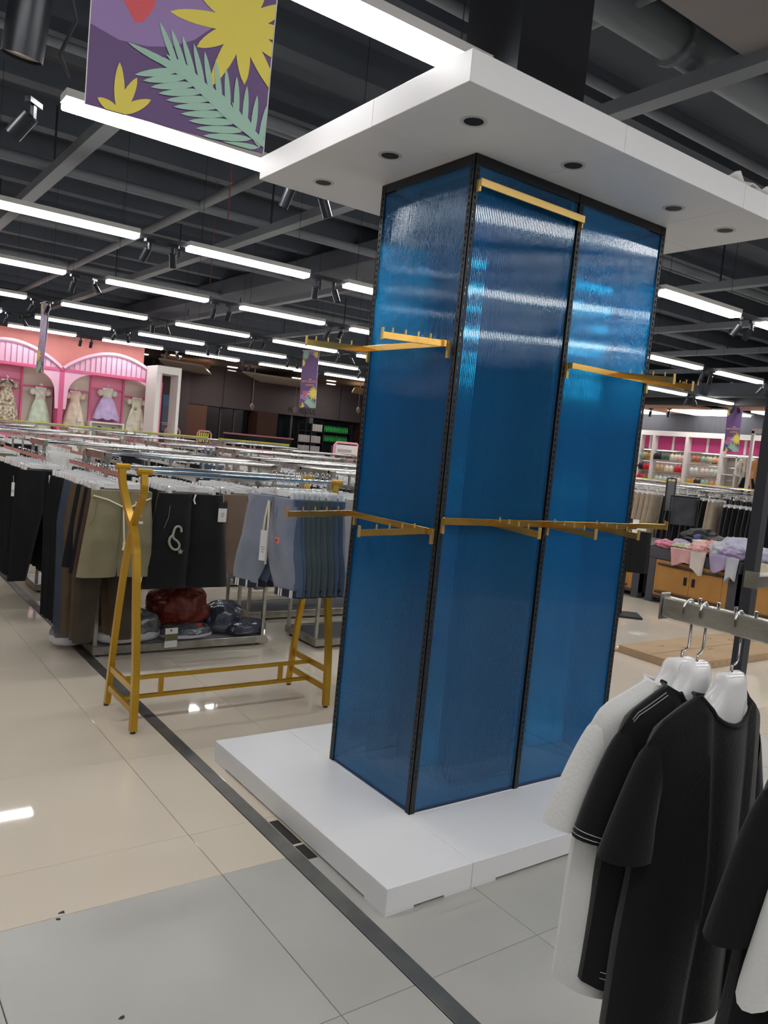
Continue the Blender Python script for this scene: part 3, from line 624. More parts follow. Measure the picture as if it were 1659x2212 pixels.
# ten pairs of denim shorts on its front rail
spec = [(DEN, -.62, 0), (DEN2, -.25, .045), (DEN2, -.12, .075), (DENG, -.08, .105), (DENG, -.02, .14), (DENG, .05, .17), (DENG, 0, .20), (DENG, -.06, .235), (DEN2, .03, .27), (DEN2, -.04, .30)]
SH = ['front pair, pale and turned outwards', 'second pair, mid blue', 'third pair, mid blue', 'fourth pair, first grey green one', 'fifth pair, grey green', 'sixth pair, grey green', 'seventh pair, grey green', 'eighth pair, last grey green one', 'ninth pair, blue', 'last pair, blue, nearest the tower']
for k, (m, a, dx) in enumerate(spec):
    x = .10+dx*1.12; o = hang('denim', m, x, 1.505, 1.275, -PI/2-a*.55+.0, 'gold-rack denim shorts, %s' % SH[k], 'denim shorts on the gold rack', True, k % 3)
    o.name = 'denim_shorts'
    for s in (-1, 1):
        cu = MB(); drape(cu, lambda v: .088, lambda u: -.468, lambda u: -.508, .062, lambda v, s=s: s*(.33/4+.075), 9, 2, k % 3+s, .007); cu.build('dark_cuff', DARKD, o, smooth=True)
        for q in (0, .016): MB().box(s*.158-.03+q-.004, s*.158-.03+q+.004, -.036, -.030, -.508, -.468).build('white_stripe', CARD_W, o)
        MB().box(s*.158+.05-.004, s*.158+.05+.004, -.037, -.031, -.508, -.468).build('white_stripe', CARD_W, o)
    MB().box(-.165, .165, -.022, .022, -.034, .004).build('waistband', m, o, bevel=.004)
    if k == 0:
        for dx2, L in ((-.012, .30), (.014, .36)): MB().tube([(dx2*.2, -.026, -.02), (dx2, -.034, -.12), (dx2*1.6, -.040, -L)], .006, 6).build('drawstring', CORD, o)
        p = MB().box(.055, .105, -.041, -.037, -.235, -.205).build('patch', mat('salmon_patch', (244, 150, 130), .6), o); MB().tube([(.09, -.042, -.22), (.09, -.0435, -.22)], .008, 10).build('patch_ring', mat('patch_red', (214, 70, 50), .6), p)
        MB().box(.052, .066, -.037, -.033, -.10, -.05).build('loop', DEN, o)
tagcard(.02, 1.42, 1.0, -.9, 'white paper tag between the taupe and the pale denim shorts', .035, .16, 0)
# ================================================================ CHROME FLOOR RACKS, left field
PADM = mat('rack_base_pad', (176, 172, 182), .6); DPAD = mat('dark_base_pad', (80, 82, 90), .35)
def base_mesh(w, d, pad):
    b = MB(); b.mat(0)
    for a in ((0, w, 0, .03), (0, w, d-.03, d), (0, .03, .03, d-.03), (w-.03, w, .03, d-.03)): b.box(*a, .018, .072)
    return b.mesh('base_frame', CHROMER, bevel=.003)
def chrome_rack(x0, x1, y0, label, d=.45, zt=1.27, arms=(), full=True, yoff=-.75, pad=PADM):
    w = x1-x0; t = thing('pants_rack', label, 'clothes rack', (x0, y0, 0)); yc = d/2
    if full:
        o = link('base_frame', base_mesh(w, d, pad), t); MB().box(.03, w-.03, .03, d-.03, .035, .066).build('base_pad', pad, t)
        for x in (.03, w-.05):
            for y in (.03, d-.05): MB().box(x, x+.02, y, y+.02, 0, .018).build('foot', TRUNK, t)
    for x in (.015, w-.015):
        for y in (.03, d-.03): MB().bar((x, y, .05), (x, y, zt-.02), .022, .022).build('post', CHROMER, t)
        MB().bar((x, -.02, zt), (x, d+.02, zt), .03, .045).build('end_bar', CHROMER, t)
    for y in (.03, d-.03): MB().tube([(0, y, zt+.012), (w, y, zt+.012)], .0125, 10).build('rail', CHROME, t, smooth=True)
    for x in arms:
        MB().bar((x-x0, yoff, zt-.085), (x-x0, d+min(.3, -yoff), zt-.085), .012, .026).build('arm', CHROME, t)
        for y in (.03, d-.03): MB().bar((x-x0, y, zt-.09), (x-x0, y, zt+.01), .014, .014).build('drop', CHROMER, t)
    return t
RN = 'front chrome rack behind the gold rack'
# rack 1, nearest the gold rack
chrome_rack(-.44, .76, 2.68, 'chrome rack behind the gold rack with plastic bags on its base', .46, 1.27, (-.455, -.02, .375), yoff=-.42)
ZA = 1.27-.085+.013+.002
a1 = [('shorts', KH), ('shorts', MAR), ('shorts', BLK), ('long', BRW2), ('long', BRW), ('shorts', BLK), ('long', BRW), ('long', BRW), ('long', SLATE), ('long', SLATE), ('long', SLATE)]
a1 += [('long', BLK)]*5
def row(specs, x, ystart, step, zr, where, rz=0, first_full=3, dx=0, seedo=0):
    res = []; cnt = {}
    for k, (kd, m) in enumerate(specs):
        c = CN.get(m.name, m.name); key = (kd, m.name); n = sum(1 for a, b_ in specs if (a, b_.name) == key)
        if k == 0: lab = 'frontmost %s %s on %s' % (c, KN[kd], where); grp = None
        elif n == 1: lab = 'only %s %s on %s' % (c, KN[kd], where); grp = None
        else: lab = 'inner %s %s on %s' % (c, KN[kd], where); grp = '%s %s, %s' % (c, KN[kd], where)
        res.append(hang(kd, m, x+dx*k+rnd.uniform(-.008, .008), ystart+step*k+rnd.uniform(-.006, .006), zr, rz+rnd.uniform(-.07, .07), lab, grp, k < first_full, (k+seedo) % 3))
    return res
r1 = row(a1, -.455, 2.30, .062, ZA, 'left arm behind the gold rack', seedo=0)
o = r1[0]; o.name = 'khaki_shorts'
MB().box(-.17, .17, -.024, .024, -.045, .003).build('waistband', KH, o, bevel=.004)
for k in range(7): MB().box(-.14+.045*k, -.132+.045*k, -.027, -.024, -.045, .003).build('belt_loop', KH, o)
MB().tube([(-.17, -.03, -.03), (-.09, -.034, -.05), (-.01, -.036, -.085), (.04, -.036, -.09), (.10, -.034, -.06), (.16, -.03, -.035)], .005, 6).build('rope_belt', CORD, o)
for dx, L in ((.0, .30), (.035, .315)):
    r = MB().tube([(dx, -.040, -.088), (dx+.004, -.054, -.2), (dx+.012, -.058, -L)], .0045, 6).build('rope_end', CORD, o); MB().tube([(dx+.012, -.058, -L+.01), (dx+.013, -.058, -L-.01), (dx+.012, -.058, -L-.035)], [.009, .008, .012], 7).build('tassel', CORD, r)
MB().tube([(-.148, -.034, -.06), (-.16, -.036, -.16), (-.185, -.034, -.2)], .0016, 5).build('pocket_seam', mat('seam_olive', (108, 102, 78), .8), o)
MB().box(.085, .12, -.038, -.035, -.185, -.17).build('embroidery', CARD_W, o)
tagcard(-.36, 2.265, 1.04, .1, 'white paper tag hanging on the khaki shorts behind the gold legs', .04, .12, 0)
a2 = [('shorts', BLK), ('shorts', OLG), ('shorts', OLG)]+[('shorts', BLK)]*8
r2 = row(a2, -.02, 2.30, .065, ZA, 'middle arm behind the gold rack', seedo=1)
o = r2[0]; o.scale = (1.22, 1, 1.15); o.name = 'black_shorts'
EMB = mat('emblem_sage', (150, 158, 140), .6)
S1 = [(-.075+.018*math.cos(a)+.0, -.19+.022*math.sin(a)) for a in [k*.35 for k in range(-1, 9)]]+[(-.098, -.212), (-.094, -.23), (-.075, -.245), (-.062, -.265), (-.066, -.285), (-.085, -.29), (-.105, -.275), (-.115, -.25), (-.11, -.225), (-.095, -.212)]
MB().tube([(x, -.046, z) for x, z in curve(S1, 4)], .0062, 6).build('emblem', EMB, o)
b = MB(); n = 5; pp = [(-.055+(.016 if k % 2 == 0 else .007)*math.sin(PI*k/n), -.3+(.016 if k % 2 == 0 else .007)*math.cos(PI*k/n)) for k in range(10)]; b.prism(pp, .003, Matrix.Translation((0, -.052, 0))).build('emblem_star', EMB, o)
MB().tube([(-.12, -.036, -.06), (-.125, -.042, -.12), (-.145, -.042, -.18)], .002, 5).build('zip', mat('zip_grey', (96, 96, 98), .4), o)
MB().tube([(.01, -.03, .0), (.0, -.036, -.03), (.008, -.038, -.05)], .004, 6).build('drawcord', CARD_W, o)
tagcard(.155, 2.24, 1.055, 0, 'white tag with black header on the black shorts', .055, .12, .3)
a3 = [('shorts', TAUPE), ('shorts', OLG)]+[('shorts', BLK)]*8
r3 = row(a3, .375, 2.36, .065, ZA, 'right arm behind the gold rack', seedo=2)
MB().box(-.17, .17, -.024, .024, -.04, .003).build('waistband', TAUPE, r3[0], bevel=.004)
tagcard(.50, 2.30, 1.04, 0, 'white tag on the right edge of the taupe shorts', .045, .12, 0)

# second rack back on the left: black joggers with white cords
chrome_rack(-.36, .92, 4.67, 'second chrome rack back on the left, black joggers in front', .46, 1.25, (-.51, .05, .6), yoff=-.75)
r4 = row([('jog', BLK)]*13, -.50, 3.93, .075, 1.25-.07, 'left arm, second rack back', seedo=1, dx=0)
r4[0].scale = (1.1, 1, 1)
for dx, L in ((.02, .46), (.10, .2)): MB().tube([(dx, -.034, -.03), (dx+.004, -.045, -L*.5), (dx-.004, -.05, -L)], .004, 6).build('drawcord', CARD_W, r4[0])
tagcard(-.72, 3.9, .98, 0, 'small white tag at the left edge of the black joggers', .02, .1, 0)
row([('jog', BLK)]*6+[('shorts', SLATE)]*3, .05, 3.98, .085, 1.18, 'middle arm, second rack back', first_full=0)
row([('shorts', BLK)]*7, .6, 3.98, .09, 1.18, 'right arm, second rack back', first_full=0)
# third rack back on the left: khaki trousers at the frame edge
chrome_rack(-.40, .90, 6.6, 'third chrome rack back at the left edge with khaki trousers', .46, 1.27, (-.48, .1, .6), yoff=-1.0)
r5 = row([('shorts', KH), ('long', OLG), ('long', OLG), ('shorts', BLK), ('long', BLK)]+[('long', LBEI)]*4, -.50, 5.62, .09, 1.19, 'left arm, third rack back', first_full=1)
r5[0].scale = (1.15, 1, 1.25)
tagcard(-.46, 5.55, 1.03, 0, 'square white tag on the khaki trousers at the left edge', .085, .1, 0)
row([('shorts', WHC)]*5, .1, 5.75, .1, 1.19, 'middle arm, third rack back', first_full=0)
# the field of further racks: rows y, columns x; low line of sight shows rails, hangers and waistbands
cols = [BLK, BLK, SLATE, GREY, BLK, OLG, LBEI, BLK, WHC, BLK, DEN2, BLK]
fr = [(1.06, 2.26, 2.48, 'half hidden by the tower'), (.95, 2.2, 3.35, 'just behind the half hidden one'), (1.35, 2.6, 4.67, 'in second row, middle'), (1.3, 2.6, 6.6, 'in third row, middle'), (3.0, 4.3, 4.67, 'in second row, right'), (3.0, 4.3, 6.6, 'in third row, right'),
      (-.45, .85, 8.6, 'in fourth row, left end'), (1.3, 2.6, 8.6, 'in fourth row, middle'), (3.0, 4.3, 8.6, 'in fourth row, right'), (-.45, .85, 10.6, 'in fifth row, left end'), (1.3, 2.6, 10.6, 'in fifth row, middle'), (3.0, 4.3, 10.6, 'in fifth row, right'), (4.7, 6.0, 8.6, 'in fourth row, far right'), (4.7, 6.0, 6.6, 'in third row, far right')]
for i, (x0, x1, y0, w) in enumerate(fr):
    zt = 1.26+.02*(i % 3)
    arms = [x0+.18+.47*k for k in range(3)]
    chrome_rack(x0, x1, y0, 'chrome rack %s' % w, .46, zt, arms, True, -.45 if i > 1 else -.12, DPAD if i < 2 else PADM)
    for k, ax in enumerate(arms):
        m = [cols[(i*3+k) % len(cols)]]; n = 6 if y0 < 9 else 5
        if i == 0: m = [GREY]
        kd = ('denim', 'jog', 'shorts')[(i+k) % 3] if i else 'shorts'
        row([(kd, m[0])]*n, ax, y0-(.42 if i > 1 else .1), .14 if i > 1 else .09, zt-.07, '%s arm, rack %s' % (('left', 'middle', 'right')[k], w), first_full=0)
# long top display rails with yellow price strips over the back rows
YS = mat('yellow_strip', (222, 220, 40), .4)
for i, (x0, x1, y, z, l) in enumerate([(-.6, 2.0, 9.9, 1.345, 'left'), (2.1, 3.3, 9.9, 1.345, 'middle'), (3.5, 4.8, 9.9, 1.345, 'right')]):
    t = thing('display_rail', 'chrome rail topped by a yellow strip before the dresses, %s' % l, 'rail', (0, 0, 0), 0, 'rails with yellow strips')
    MB().box(x0, x1, y-.02, y+.02, z-.03, z).build('rail', CHROMER, t); MB().box(x0, x1, y-.022, y+.022, z, z+.012).build('yellow_strip', YS, t)
    for x in (x0+.02, (x0+x1)/2, x1-.02): MB().bar((x, y, 0), (x, y, z-.03), .025, .025).build('post', CHROMER, t)

# ---------------------------------------------------------------- bags on the base of rack 1
def blob(b, c, s, seed, sub=3, flat=.5, wr=.06, fr=9, p=2.4):
    bm = bmesh.new(); bmesh.ops.create_icosphere(bm, subdivisions=sub, radius=1)
    vs = []
    for v in bm.verts:
        d = v.co.normalized(); e = 1/((abs(d.x)**p+abs(d.y)**p+abs(d.z)**p)**(1/p)); q = d*e
        k = 1+(wr*.55*abs(mnoise.noise(Vector((d.x*fr*2.4, d.y*fr*2.4+seed, d.z*fr*2.0)))) if sub > 3 else 0)+wr*mnoise.noise(Vector((d.x*fr*.3+seed, d.y*fr*.3, d.z*fr*.3)))*2+wr*.8*abs(mnoise.noise(Vector((d.x*fr+seed, d.y*fr, d.z*fr*.8))))
        z = q.z*s[2]*k; z = z if z > -s[2]*flat else -s[2]*flat
        vs.append((c[0]+q.x*s[0]*k, c[1]+q.y*s[1]*k, c[2]+z))
    b.add(vs, [tuple(v.index for v in f.verts) for f in bm.faces]); bm.free()
POLY = mat('clear_poly_dark', (112, 116, 124), .2, 0, .6, 16, (54, 57, 64), .9, .8, 22, coat=.5); POLYW = mat('clear_poly_white', (206, 206, 212), .25, 0, .6, 6, (180, 180, 190), .6, .4, 30, coat=.4); NAVYP = mat('poly_navy', (44, 52, 72), .2, 0, .6, 8, (70, 76, 92), .8, .6, 30, coat=.5)
REDP = mat('red_plastic', (120, 42, 28), .42, 0, .4, 7, (86, 28, 20), .9, .8, 16)
def bag(x, y, z, s, rz, label, low, up, seed, tilt=0):
    t = thing('clothing_bag', label, 'plastic bag', (x, y, z), rz); t.rotation_euler.x = tilt
    b = MB(); blob(b, (0, 0, s[2]), s, seed, 4, .9, .05, 8); b.build('filled_bag', up, t, smooth=True)
    b = MB(); blob(b, (0, 0, s[2]*.55), (s[0]*1.02, s[1]*1.03, s[2]*.6), seed+3, 3, .9, .04, 6); b.build('pale_underside', low, t, smooth=True)
    return t
bag(-.20, 2.80, .066, (.215, .13, .105), .08, 'clear bag of dark clothes at the left end of the base', POLYW, POLY, 1)
bag(.20, 2.80, .066, (.18, .11, .05), .0, 'flat clear bag of dark clothes under the red bag', POLYW, POLY, 5)
bag(.52, 2.90, .066, (.16, .12, .11), .6, 'clear bag of charcoal clothes leaning right of the red bag', POLY, NAVYP, 9, 0)
bag(.66, 2.80, .07, (.17, .10, .05), .35, 'flat navy bag with a white label at the right end', NAVYP, NAVYP, 12)
bag(-.50, 2.98, .02, (.13, .10, .09), .3, 'crumpled clear bag behind the long brown trousers', POLYW, POLY, 15)
o = MB().box(.60, .70, 2.69, 2.72, .14, .145).build('label', CARD_W)
tag(o, 'white paper label lying on the flat navy bag', 'label'); o.location = (0, .02, .01)
b = MB(); blob(b, (.19, 2.93, .255), (.205, .17, .165), 21, 5, .8, .085, 7, 2.1)
for k in range(5): pass
t = b.build('red_bag', REDP, smooth=True); tag(t, 'tied dark red plastic bag on top of the clear bags', 'plastic bag')
b = MB(); blob(b, (.21, 2.93, .41), (.07, .05, .035), 30, 3, 1, .3, 10); b.build('knot', REDP, t, smooth=True)
MB().box(.26, .30, 2.745, 2.75, .15, .17).build('sticker', mat('red_sticker', (220, 50, 34), .4), t)
t = thing('price_tag', 'white and olive hang tag dangling at the front of the base', 'tag', (.055, 2.665, .17), .1); MB().box(-.045, .045, -.001, .001, -.13, 0).build('card', CARD_W, t); MB().box(-.0455, .0455, -.002, .002, -.085, -.04).build('olive_band', mat('olive_band', (104, 104, 70), .6), t); MB().box(-.008, .002, -.0025, -.001, -.022, -.010).build('mark', CARD_B, t)
# ================================================================ PINK CHILDREN'S WALL
PNK = mat('pink_frame', (214, 92, 140), .5); LPNK = mat('pale_pink_panel', (238, 184, 210), .55); CRM = mat('cream_back_panel', (196, 184, 172), .6); DPK = mat('pink_back_panel', (222, 140, 170), .6); SEAMD = mat('arch_edge_grey', (150, 120, 135), .6)
RX = 1.955                                                         # module width
def bay(cx, label, full=True):
    t = thing('arched_display_bay', label, 'wall display', (cx, 14.5, 0)); h = RX/2
    y0, y1 = -.42, .04
    for s in ((-1, 1) if cx > 2 else (-1,)): MB().box(s*h-.045, s*h+.045, y0, y1, 0, 2.36).build('side_post', PNK, t)
    MB().box(-h+.002, h-.002, y0-.01, y0+.05, 2.33, 2.385).build('header_rail', PNK, t)
    n = 26; R = [(-h+.02+(2*h-.04)*k/n, 2.385+.40*max(0, math.sin(PI*k/n))**.85) for k in range(n+1)]
    MB().prism([(-h+.02, 2.386)]+R[1:-1]+[(h-.02, 2.386)], .04, Matrix.Translation((0, y0+.01, 0))).build('arch_panel', LPNK, t)
    b = MB()
    for k in range(n):
        a, c = R[k], R[k+1]; b.bar((a[0], y0, a[1]+.01), (c[0], y0, c[1]+.01), .05, .045, (0, 1, 0))
    b.build('arch_rim', LPNK, t)
    b = MB()
    for k in range(n): a, c = R[k], R[k+1]; b.bar((a[0], y0-.02, a[1]-.03), (c[0], y0-.02, c[1]-.03), .012, .012, (0, 1, 0))
    b.build('arch_edge', SEAMD, t)
    for k in range(1, 19):
        x = -h+.02+(2*h-.04)*k/19; zz = 2.385+.40*max(0, math.sin(PI*k/19))**.85-.05
        MB().box(x-.004, x+.004, y0-.012, y0+.01, 2.39, zz).build('flute', SEAMD, t)
    for s in (-1, 1):
        q = [(s*(h-.046), 2.329), (s*(h-.62), 2.329)]+[(s*(h-.62+.5*math.sin(a)), 2.33-.42*(1-math.cos(a))) for a in [PI/2*k/8 for k in range(1, 9)]]+[(s*(h-.10), 1.6), (s*(h-.045), 1.6)]
        MB().prism(q, .03, Matrix.Translation((0, y0+.005, 0))).build('corner_bracket', LPNK, t)
    xs = [-h+.045, -h*.34, h*.34, h-.045]
    for k in range(3):
        MB().box(xs[k]+.012, xs[k+1]-.012, -.02, .03, .3, 2.33).build('back_panel', DPK if k == 1 else CRM, t)
        z = (1.98, 2.07, 1.98)[k]; MB().box(xs[k]+.012, xs[k+1]-.012, -.06, -.03, z, z+.03).build('cross_rail', PNK, t)
        MB().box(xs[k]+.012, xs[k+1]-.012, -.06, -.03, 1.06, 1.085).build('cross_rail', PNK, t)
    for x in xs[1:3]: MB().box(x-.018, x+.018, -.07, -.02, .3, 2.33).build('divider', PNK, t)
    return t
bay(2.99, 'right pink arched display bay, with lilac dress'); bay(2.99-RX, 'left pink arched display bay, cut by the frame edge')
b2_ = MB()
hang_k = MB().tube(hook_pts(.05, .014), .003, 5).mesh('hook', CHROME, True)
def dress(x, z, label, body, skirt, L, w=.15, sw=.24, sleeve=None, extra=None, wl=.28, y=14.36):
    t = thing('dress', label, 'dress', (x, y, z))
    b = MB(); drape(b, lambda v: w*(.62+.25*(1-v)**2), lambda u: -.03*abs(u)**1.5, lambda u: -L*wl, .09, nu=11, nv=7, seed=x*3, amp=.006); b.build('bodice', body, t, smooth=True)
    b = MB(); drape(b, lambda v: w*.6+(sw-w*.6)*v**.7, lambda u: -L*wl+.01, lambda u: -L-.015*math.cos(u*9), lambda v: .08+.12*v, nu=25, nv=9, seed=x*5, amp=.022); b.build('skirt', skirt, t, smooth=True)
    for s in (-1, 1):
        b = MB(); blob(b, (s*(w*.95), 0, -.085), (.062, .05, .07), x+s, 2, 1, .05, 5, 2); b.build('sleeve', sleeve or body, t, smooth=True)
    MB().box(-.10, .10, -.008, .008, -.02, .012).build('hanger_bar', PLAST, t); link('hook', hang_k, t, (0, 0, .01))
    if extra: extra(t)
    tag_ = t; return t
DMI = cloth('pale_mint', (206, 222, 200), None, .8, .4); DWH = cloth('ivory', (230, 226, 214), None, .8, .4); DCR = cloth('cream_tulle', (230, 216, 196), None, .8, .4); DLI = cloth('lilac_tulle', (196, 176, 218), None, .8, .5); DPE = cloth('peach_cream', (232, 210, 190), None, .8, .4); DIV = cloth('ivory_green', (226, 222, 200), None, .8, .4)
dress(1.70, 1.97, 'mint and white dress between the two pink arches', DWH, DMI, .83, extra=lambda t: [MB().bar((-.09*s, -.06, -.02), (.06*s, -.06, -.2), .03, .01).build('crossed_sash', DWH, t) for s in (-1, 1)])
dress(2.345, 1.97, 'cream dress with small bag, left under the right arch', DPE, DCR, .80, extra=lambda t: MB().box(.02, .13, -.16, -.12, -.60, -.50).build('pouch', DWH, t, bevel=.02))
dress(2.98, 2.10, 'short lilac tulle dress on the pink back panel', DWH, DLI, .62, .15, .27)
dress(3.59, 1.98, 'cream dress with puff sleeves and green ornament, far right', DIV, DIV, .77, .16, .23, extra=lambda t: [MB().tube([(-.05, -.08, -.2), (-.05, -.095, -.24)], .03, 8).build('green_ornament', mat('leaf_green', (130, 150, 70), .6), t), MB().box(.07, .17, -.16, -.12, -.62, -.5).build('pouch', DWH, t, bevel=.02)])
fl_ = cloth('cream_floral', (226, 212, 190), (110, 96, 76), .8, .25, 22)
dress(1.09, 2.05, 'floral dress with black collar at the left frame edge', fl_, fl_, .74, extra=lambda t: [MB().bar((.0+.10*s, -.05, -.08), (.02*s, -.06, -.0), .09, .012).build('black_collar', CARD_B, t) for s in (-1, 1)])
t = thing('display_niche', 'white box niche below the lilac dress', 'display box', (2.97, 14.3, 1.06))
for a in [(-.34, .34, -.1, .15, 0, .03), (-.34, .34, -.1, .15, .33, .36), (-.34, -.31, -.1, .15, .03, .33), (.31, .34, -.1, .15, .03, .33), (-.31, .31, .12, .15, .03, .33)]: MB().box(*a).build('board', WHITE2, t)
SKIN = mat('doll_skin', (236, 190, 164), .5); HAIR = mat('doll_hair', (58, 34, 30), .6)
for x, c, l in ((2.84, (120, 180, 196), 'doll in a light blue dress, left in the niche'), (3.12, (226, 130, 120), 'doll in a coral dress, right in the niche')):
    t = thing('doll', l, 'doll', (x, 14.28, 1.09)); b = MB(); drape(b, lambda v: .025+.045*v, lambda u: .13, lambda u: 0, .06, nu=9, nv=5, seed=x); b.build('dress', mat('doll_dress_%d' % c[0], c, .6), t, smooth=True)
    b = MB(); blob(b, (0, 0, .175), (.045, .042, .048), 1, 2, 1, 0, 5, 2); b.build('head', SKIN, t, smooth=True); b = MB(); blob(b, (0, .018, .185), (.062, .045, .058), 2, 2, 1, .06, 5, 2); blob(b, (-.05, .01, .13), (.02, .03, .05), 2, 2, 1, .06, 5, 2); blob(b, (.05, .01, .13), (.02, .03, .05), 2, 2, 1, .06, 5, 2); b.build('hair', HAIR, t, smooth=True)
    for s in (-1, 1): MB().tube([(s*.03, 0, .12), (s*.06, -.01, .06)], .01, 6).build('arm', SKIN, t); 
    for s in (-1, 1): MB().tube([(s*.016, -.041, .178), (s*.016, -.047, .178)], .006, 6).build('eye', CARD_B, t)
# white portal
KPL_ = mat('kiosk_pale_pink', (230, 160, 176), .5)
t = thing('white_portal', 'tall white open portal frame right of the pink wall', 'frame', (4.0, 13.72, 0))
MB().box(-.36, -.27, -.3, .3, 0, 2.5).build('left_post', WHITE2, t); MB().box(-.27, -.24, -.29, -.25, 0, 2.5).build('pink_edge', KPL_, t); MB().box(.08, .14, -.32, .1, 0, 2.5).build('right_post', WHITE2, t); MB().box(-.36, .14, -.32, .3, 2.5, 2.65).build('lintel', WHITE2, t)
for x in (-.05,): 
    MB().tube([(-.14, -.2, 1.5), (.0, -.25, 1.5)], .008, 6).build('peg', CHROME, t); MB().tube([(-.14, -.1, 1.53), (.0, -.15, 1.53)], .008, 6).build('peg', CHROME, t)
# pink kiosks beyond
KP = mat('kiosk_pink', (206, 128, 140), .5); KPL = mat('kiosk_pale_pink', (230, 160, 176), .5)
def kiosk(x, y, w, z, label, stripes):
    t = thing('pink_stand', label, 'stand', (x, y, 0)); MB().box(-w/2, w/2, -.3, .3, 0, z-.30).build('counter', KP, t)
    b = MB(); rr = [(-w/2+.03, z-.30), (-w/2+.03, z-.06), (-w/2+.08, z), (w/2-.08, z), (w/2-.03, z-.06), (w/2-.03, z-.30)]
    MB().tube([(a, 0, c) for a, c in rr], .022, 8).build('loop_frame', KPL, t, smooth=True)
    if stripes:
        for k in range(5): MB().box(-w/2+.07+k*(w-.14)/5, -w/2+.07+(k+.55)*(w-.14)/5, -.01, .01, z-.27, z-.04).build('yellow_slat', YS, t)
    else: MB().box(-w/2+.06, w/2-.06, -.005, .005, z-.26, z-.04).build('white_sign', WHITE2, t); MB().box(-w/2+.1, w/2-.2, -.012, -.005, z-.18, z-.12).build('grey_band', GREYT, t)
    return t
kiosk(5.1, 16.2, .42, 1.42, 'first pink stand with yellow slats right of the portal', True); kiosk(5.95, 16.3, .42, 1.42, 'second pink stand with yellow slats, beyond the first', True); kiosk(4.35, 16.0, .3, 1.42, 'pink stand with yellow slats seen through the portal', True)
kiosk(6.45, 10.6, .62, 1.47, 'pink looped stand with white sign at the tower edge', False)
t = thing('pink_counter', 'long pink counter with glass front before the storefront', 'counter', (8.4, 18.2, 0)); MB().box(-1.1, 1.1, 0, .6, 0, 1.05).build('body', KP, t); MB().box(-1.05, 1.05, -.02, 0, 1.06, 1.4).build('glass_front', GL, t); MB().box(-1.1, 1.1, -.04, .04, 1.4, 1.44).build('top_rail', KP, t)
# storefront goods
BX = mat('white_carton', (190, 186, 188), .6); GRN = mat('bottle_green', (20, 120, 50), .15, 0, .6, 30, (60, 190, 90), .6)
t = thing('goods_shelf', 'dark shelf of white cartons in the far storefront', 'shelf', (12.0, 21.6, 0))
for z in (1.0, 1.35, 1.75): MB().box(-.5, .5, -.15, .15, z-.03, z).build('board', BLACKM, t)
for x in (-.5, .0, .5): MB().box(x-.015, x+.015, -.15, .15, 0, 2).build('upright', BLACKM, t)
cm_ = MB().box(-.045, .045, -.05, .05, 0, .24).mesh('carton', BX)
for z in (1.0, 1.35):
    for k in range(9):
        o = link('carton', cm_, None, (11.56+k*.1, 21.53, z)); tag(o, 'narrow white carton on the %s carton shelf' % ('lower' if z < 1.2 else 'upper'), 'carton', 'cartons on the %s shelf' % ('lower' if z < 1.2 else 'upper'))
for k in range(4): o = link('carton', cm_, None, (12.1+k*.1, 21.53, 1.75)); tag(o, 'narrow white carton on the topmost board', 'carton', 'cartons on the topmost board')
t = thing('bottle_shelf', 'dark shelf of green bottles in the far storefront', 'shelf', (13.12, 21.75, 0))
for z in (1.45, 1.78): MB().box(-.62, .62, -.15, .15, z-.03, z).build('board', BLACKM, t)
for x in (-.62, .62): MB().box(x-.015, x+.015, -.15, .15, 0, 2.1).build('upright', BLACKM, t)
gb = MB().tube([(0, 0, 0), (0, 0, .11), (0, 0, .14), (0, 0, .2)], [.03, .03, .012, .011], 8).mesh('green_bottle', GRN, True)
for z in (1.45, 1.78):
    for k in range(16):
        for q in (0, 1): o = link('green_bottle', gb, None, (12.5+k*.073, 21.66+q*.09, z)); tag(o, 'green bottle on the %s bottle shelf' % ('lower' if z < 1.6 else 'upper'), 'bottle', 'bottles on the %s shelf' % ('lower' if z < 1.6 else 'upper'))
t = tag(MB().box(-.5, .6, -.3, .3, 0, 1.32).build('grey_cabinet', mat('cabinet_grey', (110, 104, 102), .5), loc=(13.2, 20.9, 0)), 'plain grey cabinet under the green bottles', 'cabinet')
t = thing('wall_screen', 'narrow lit blue and white notice seen beside the portal', 'notice', (6.5, 20.5, 1.3)); MB().box(-.12, .12, 0, .03, 0, .75).build('lower_sheet', mat('notice_grey', (110, 120, 140), .5), t); MB().box(-.13, .13, -.02, .0, .75, 1.05).build('blue_header', mat('notice_blue', (96, 130, 176), .5), t)
for x, z in ((8.75, 2.26), (10.2, 2.32), (12.55, 2.55)): b = MB(); blob(b, (x, 19.5, z), (.07, .07, .11), x, 2, 1, 0, 4, 2); b.tube([(x, 19.5, z+.1), (x, 19.5, 3.45)], .008, 5); b.build('pendant_lamp', mat('lamp_shade_tan', (150, 136, 124), .6), mc, smooth=True)
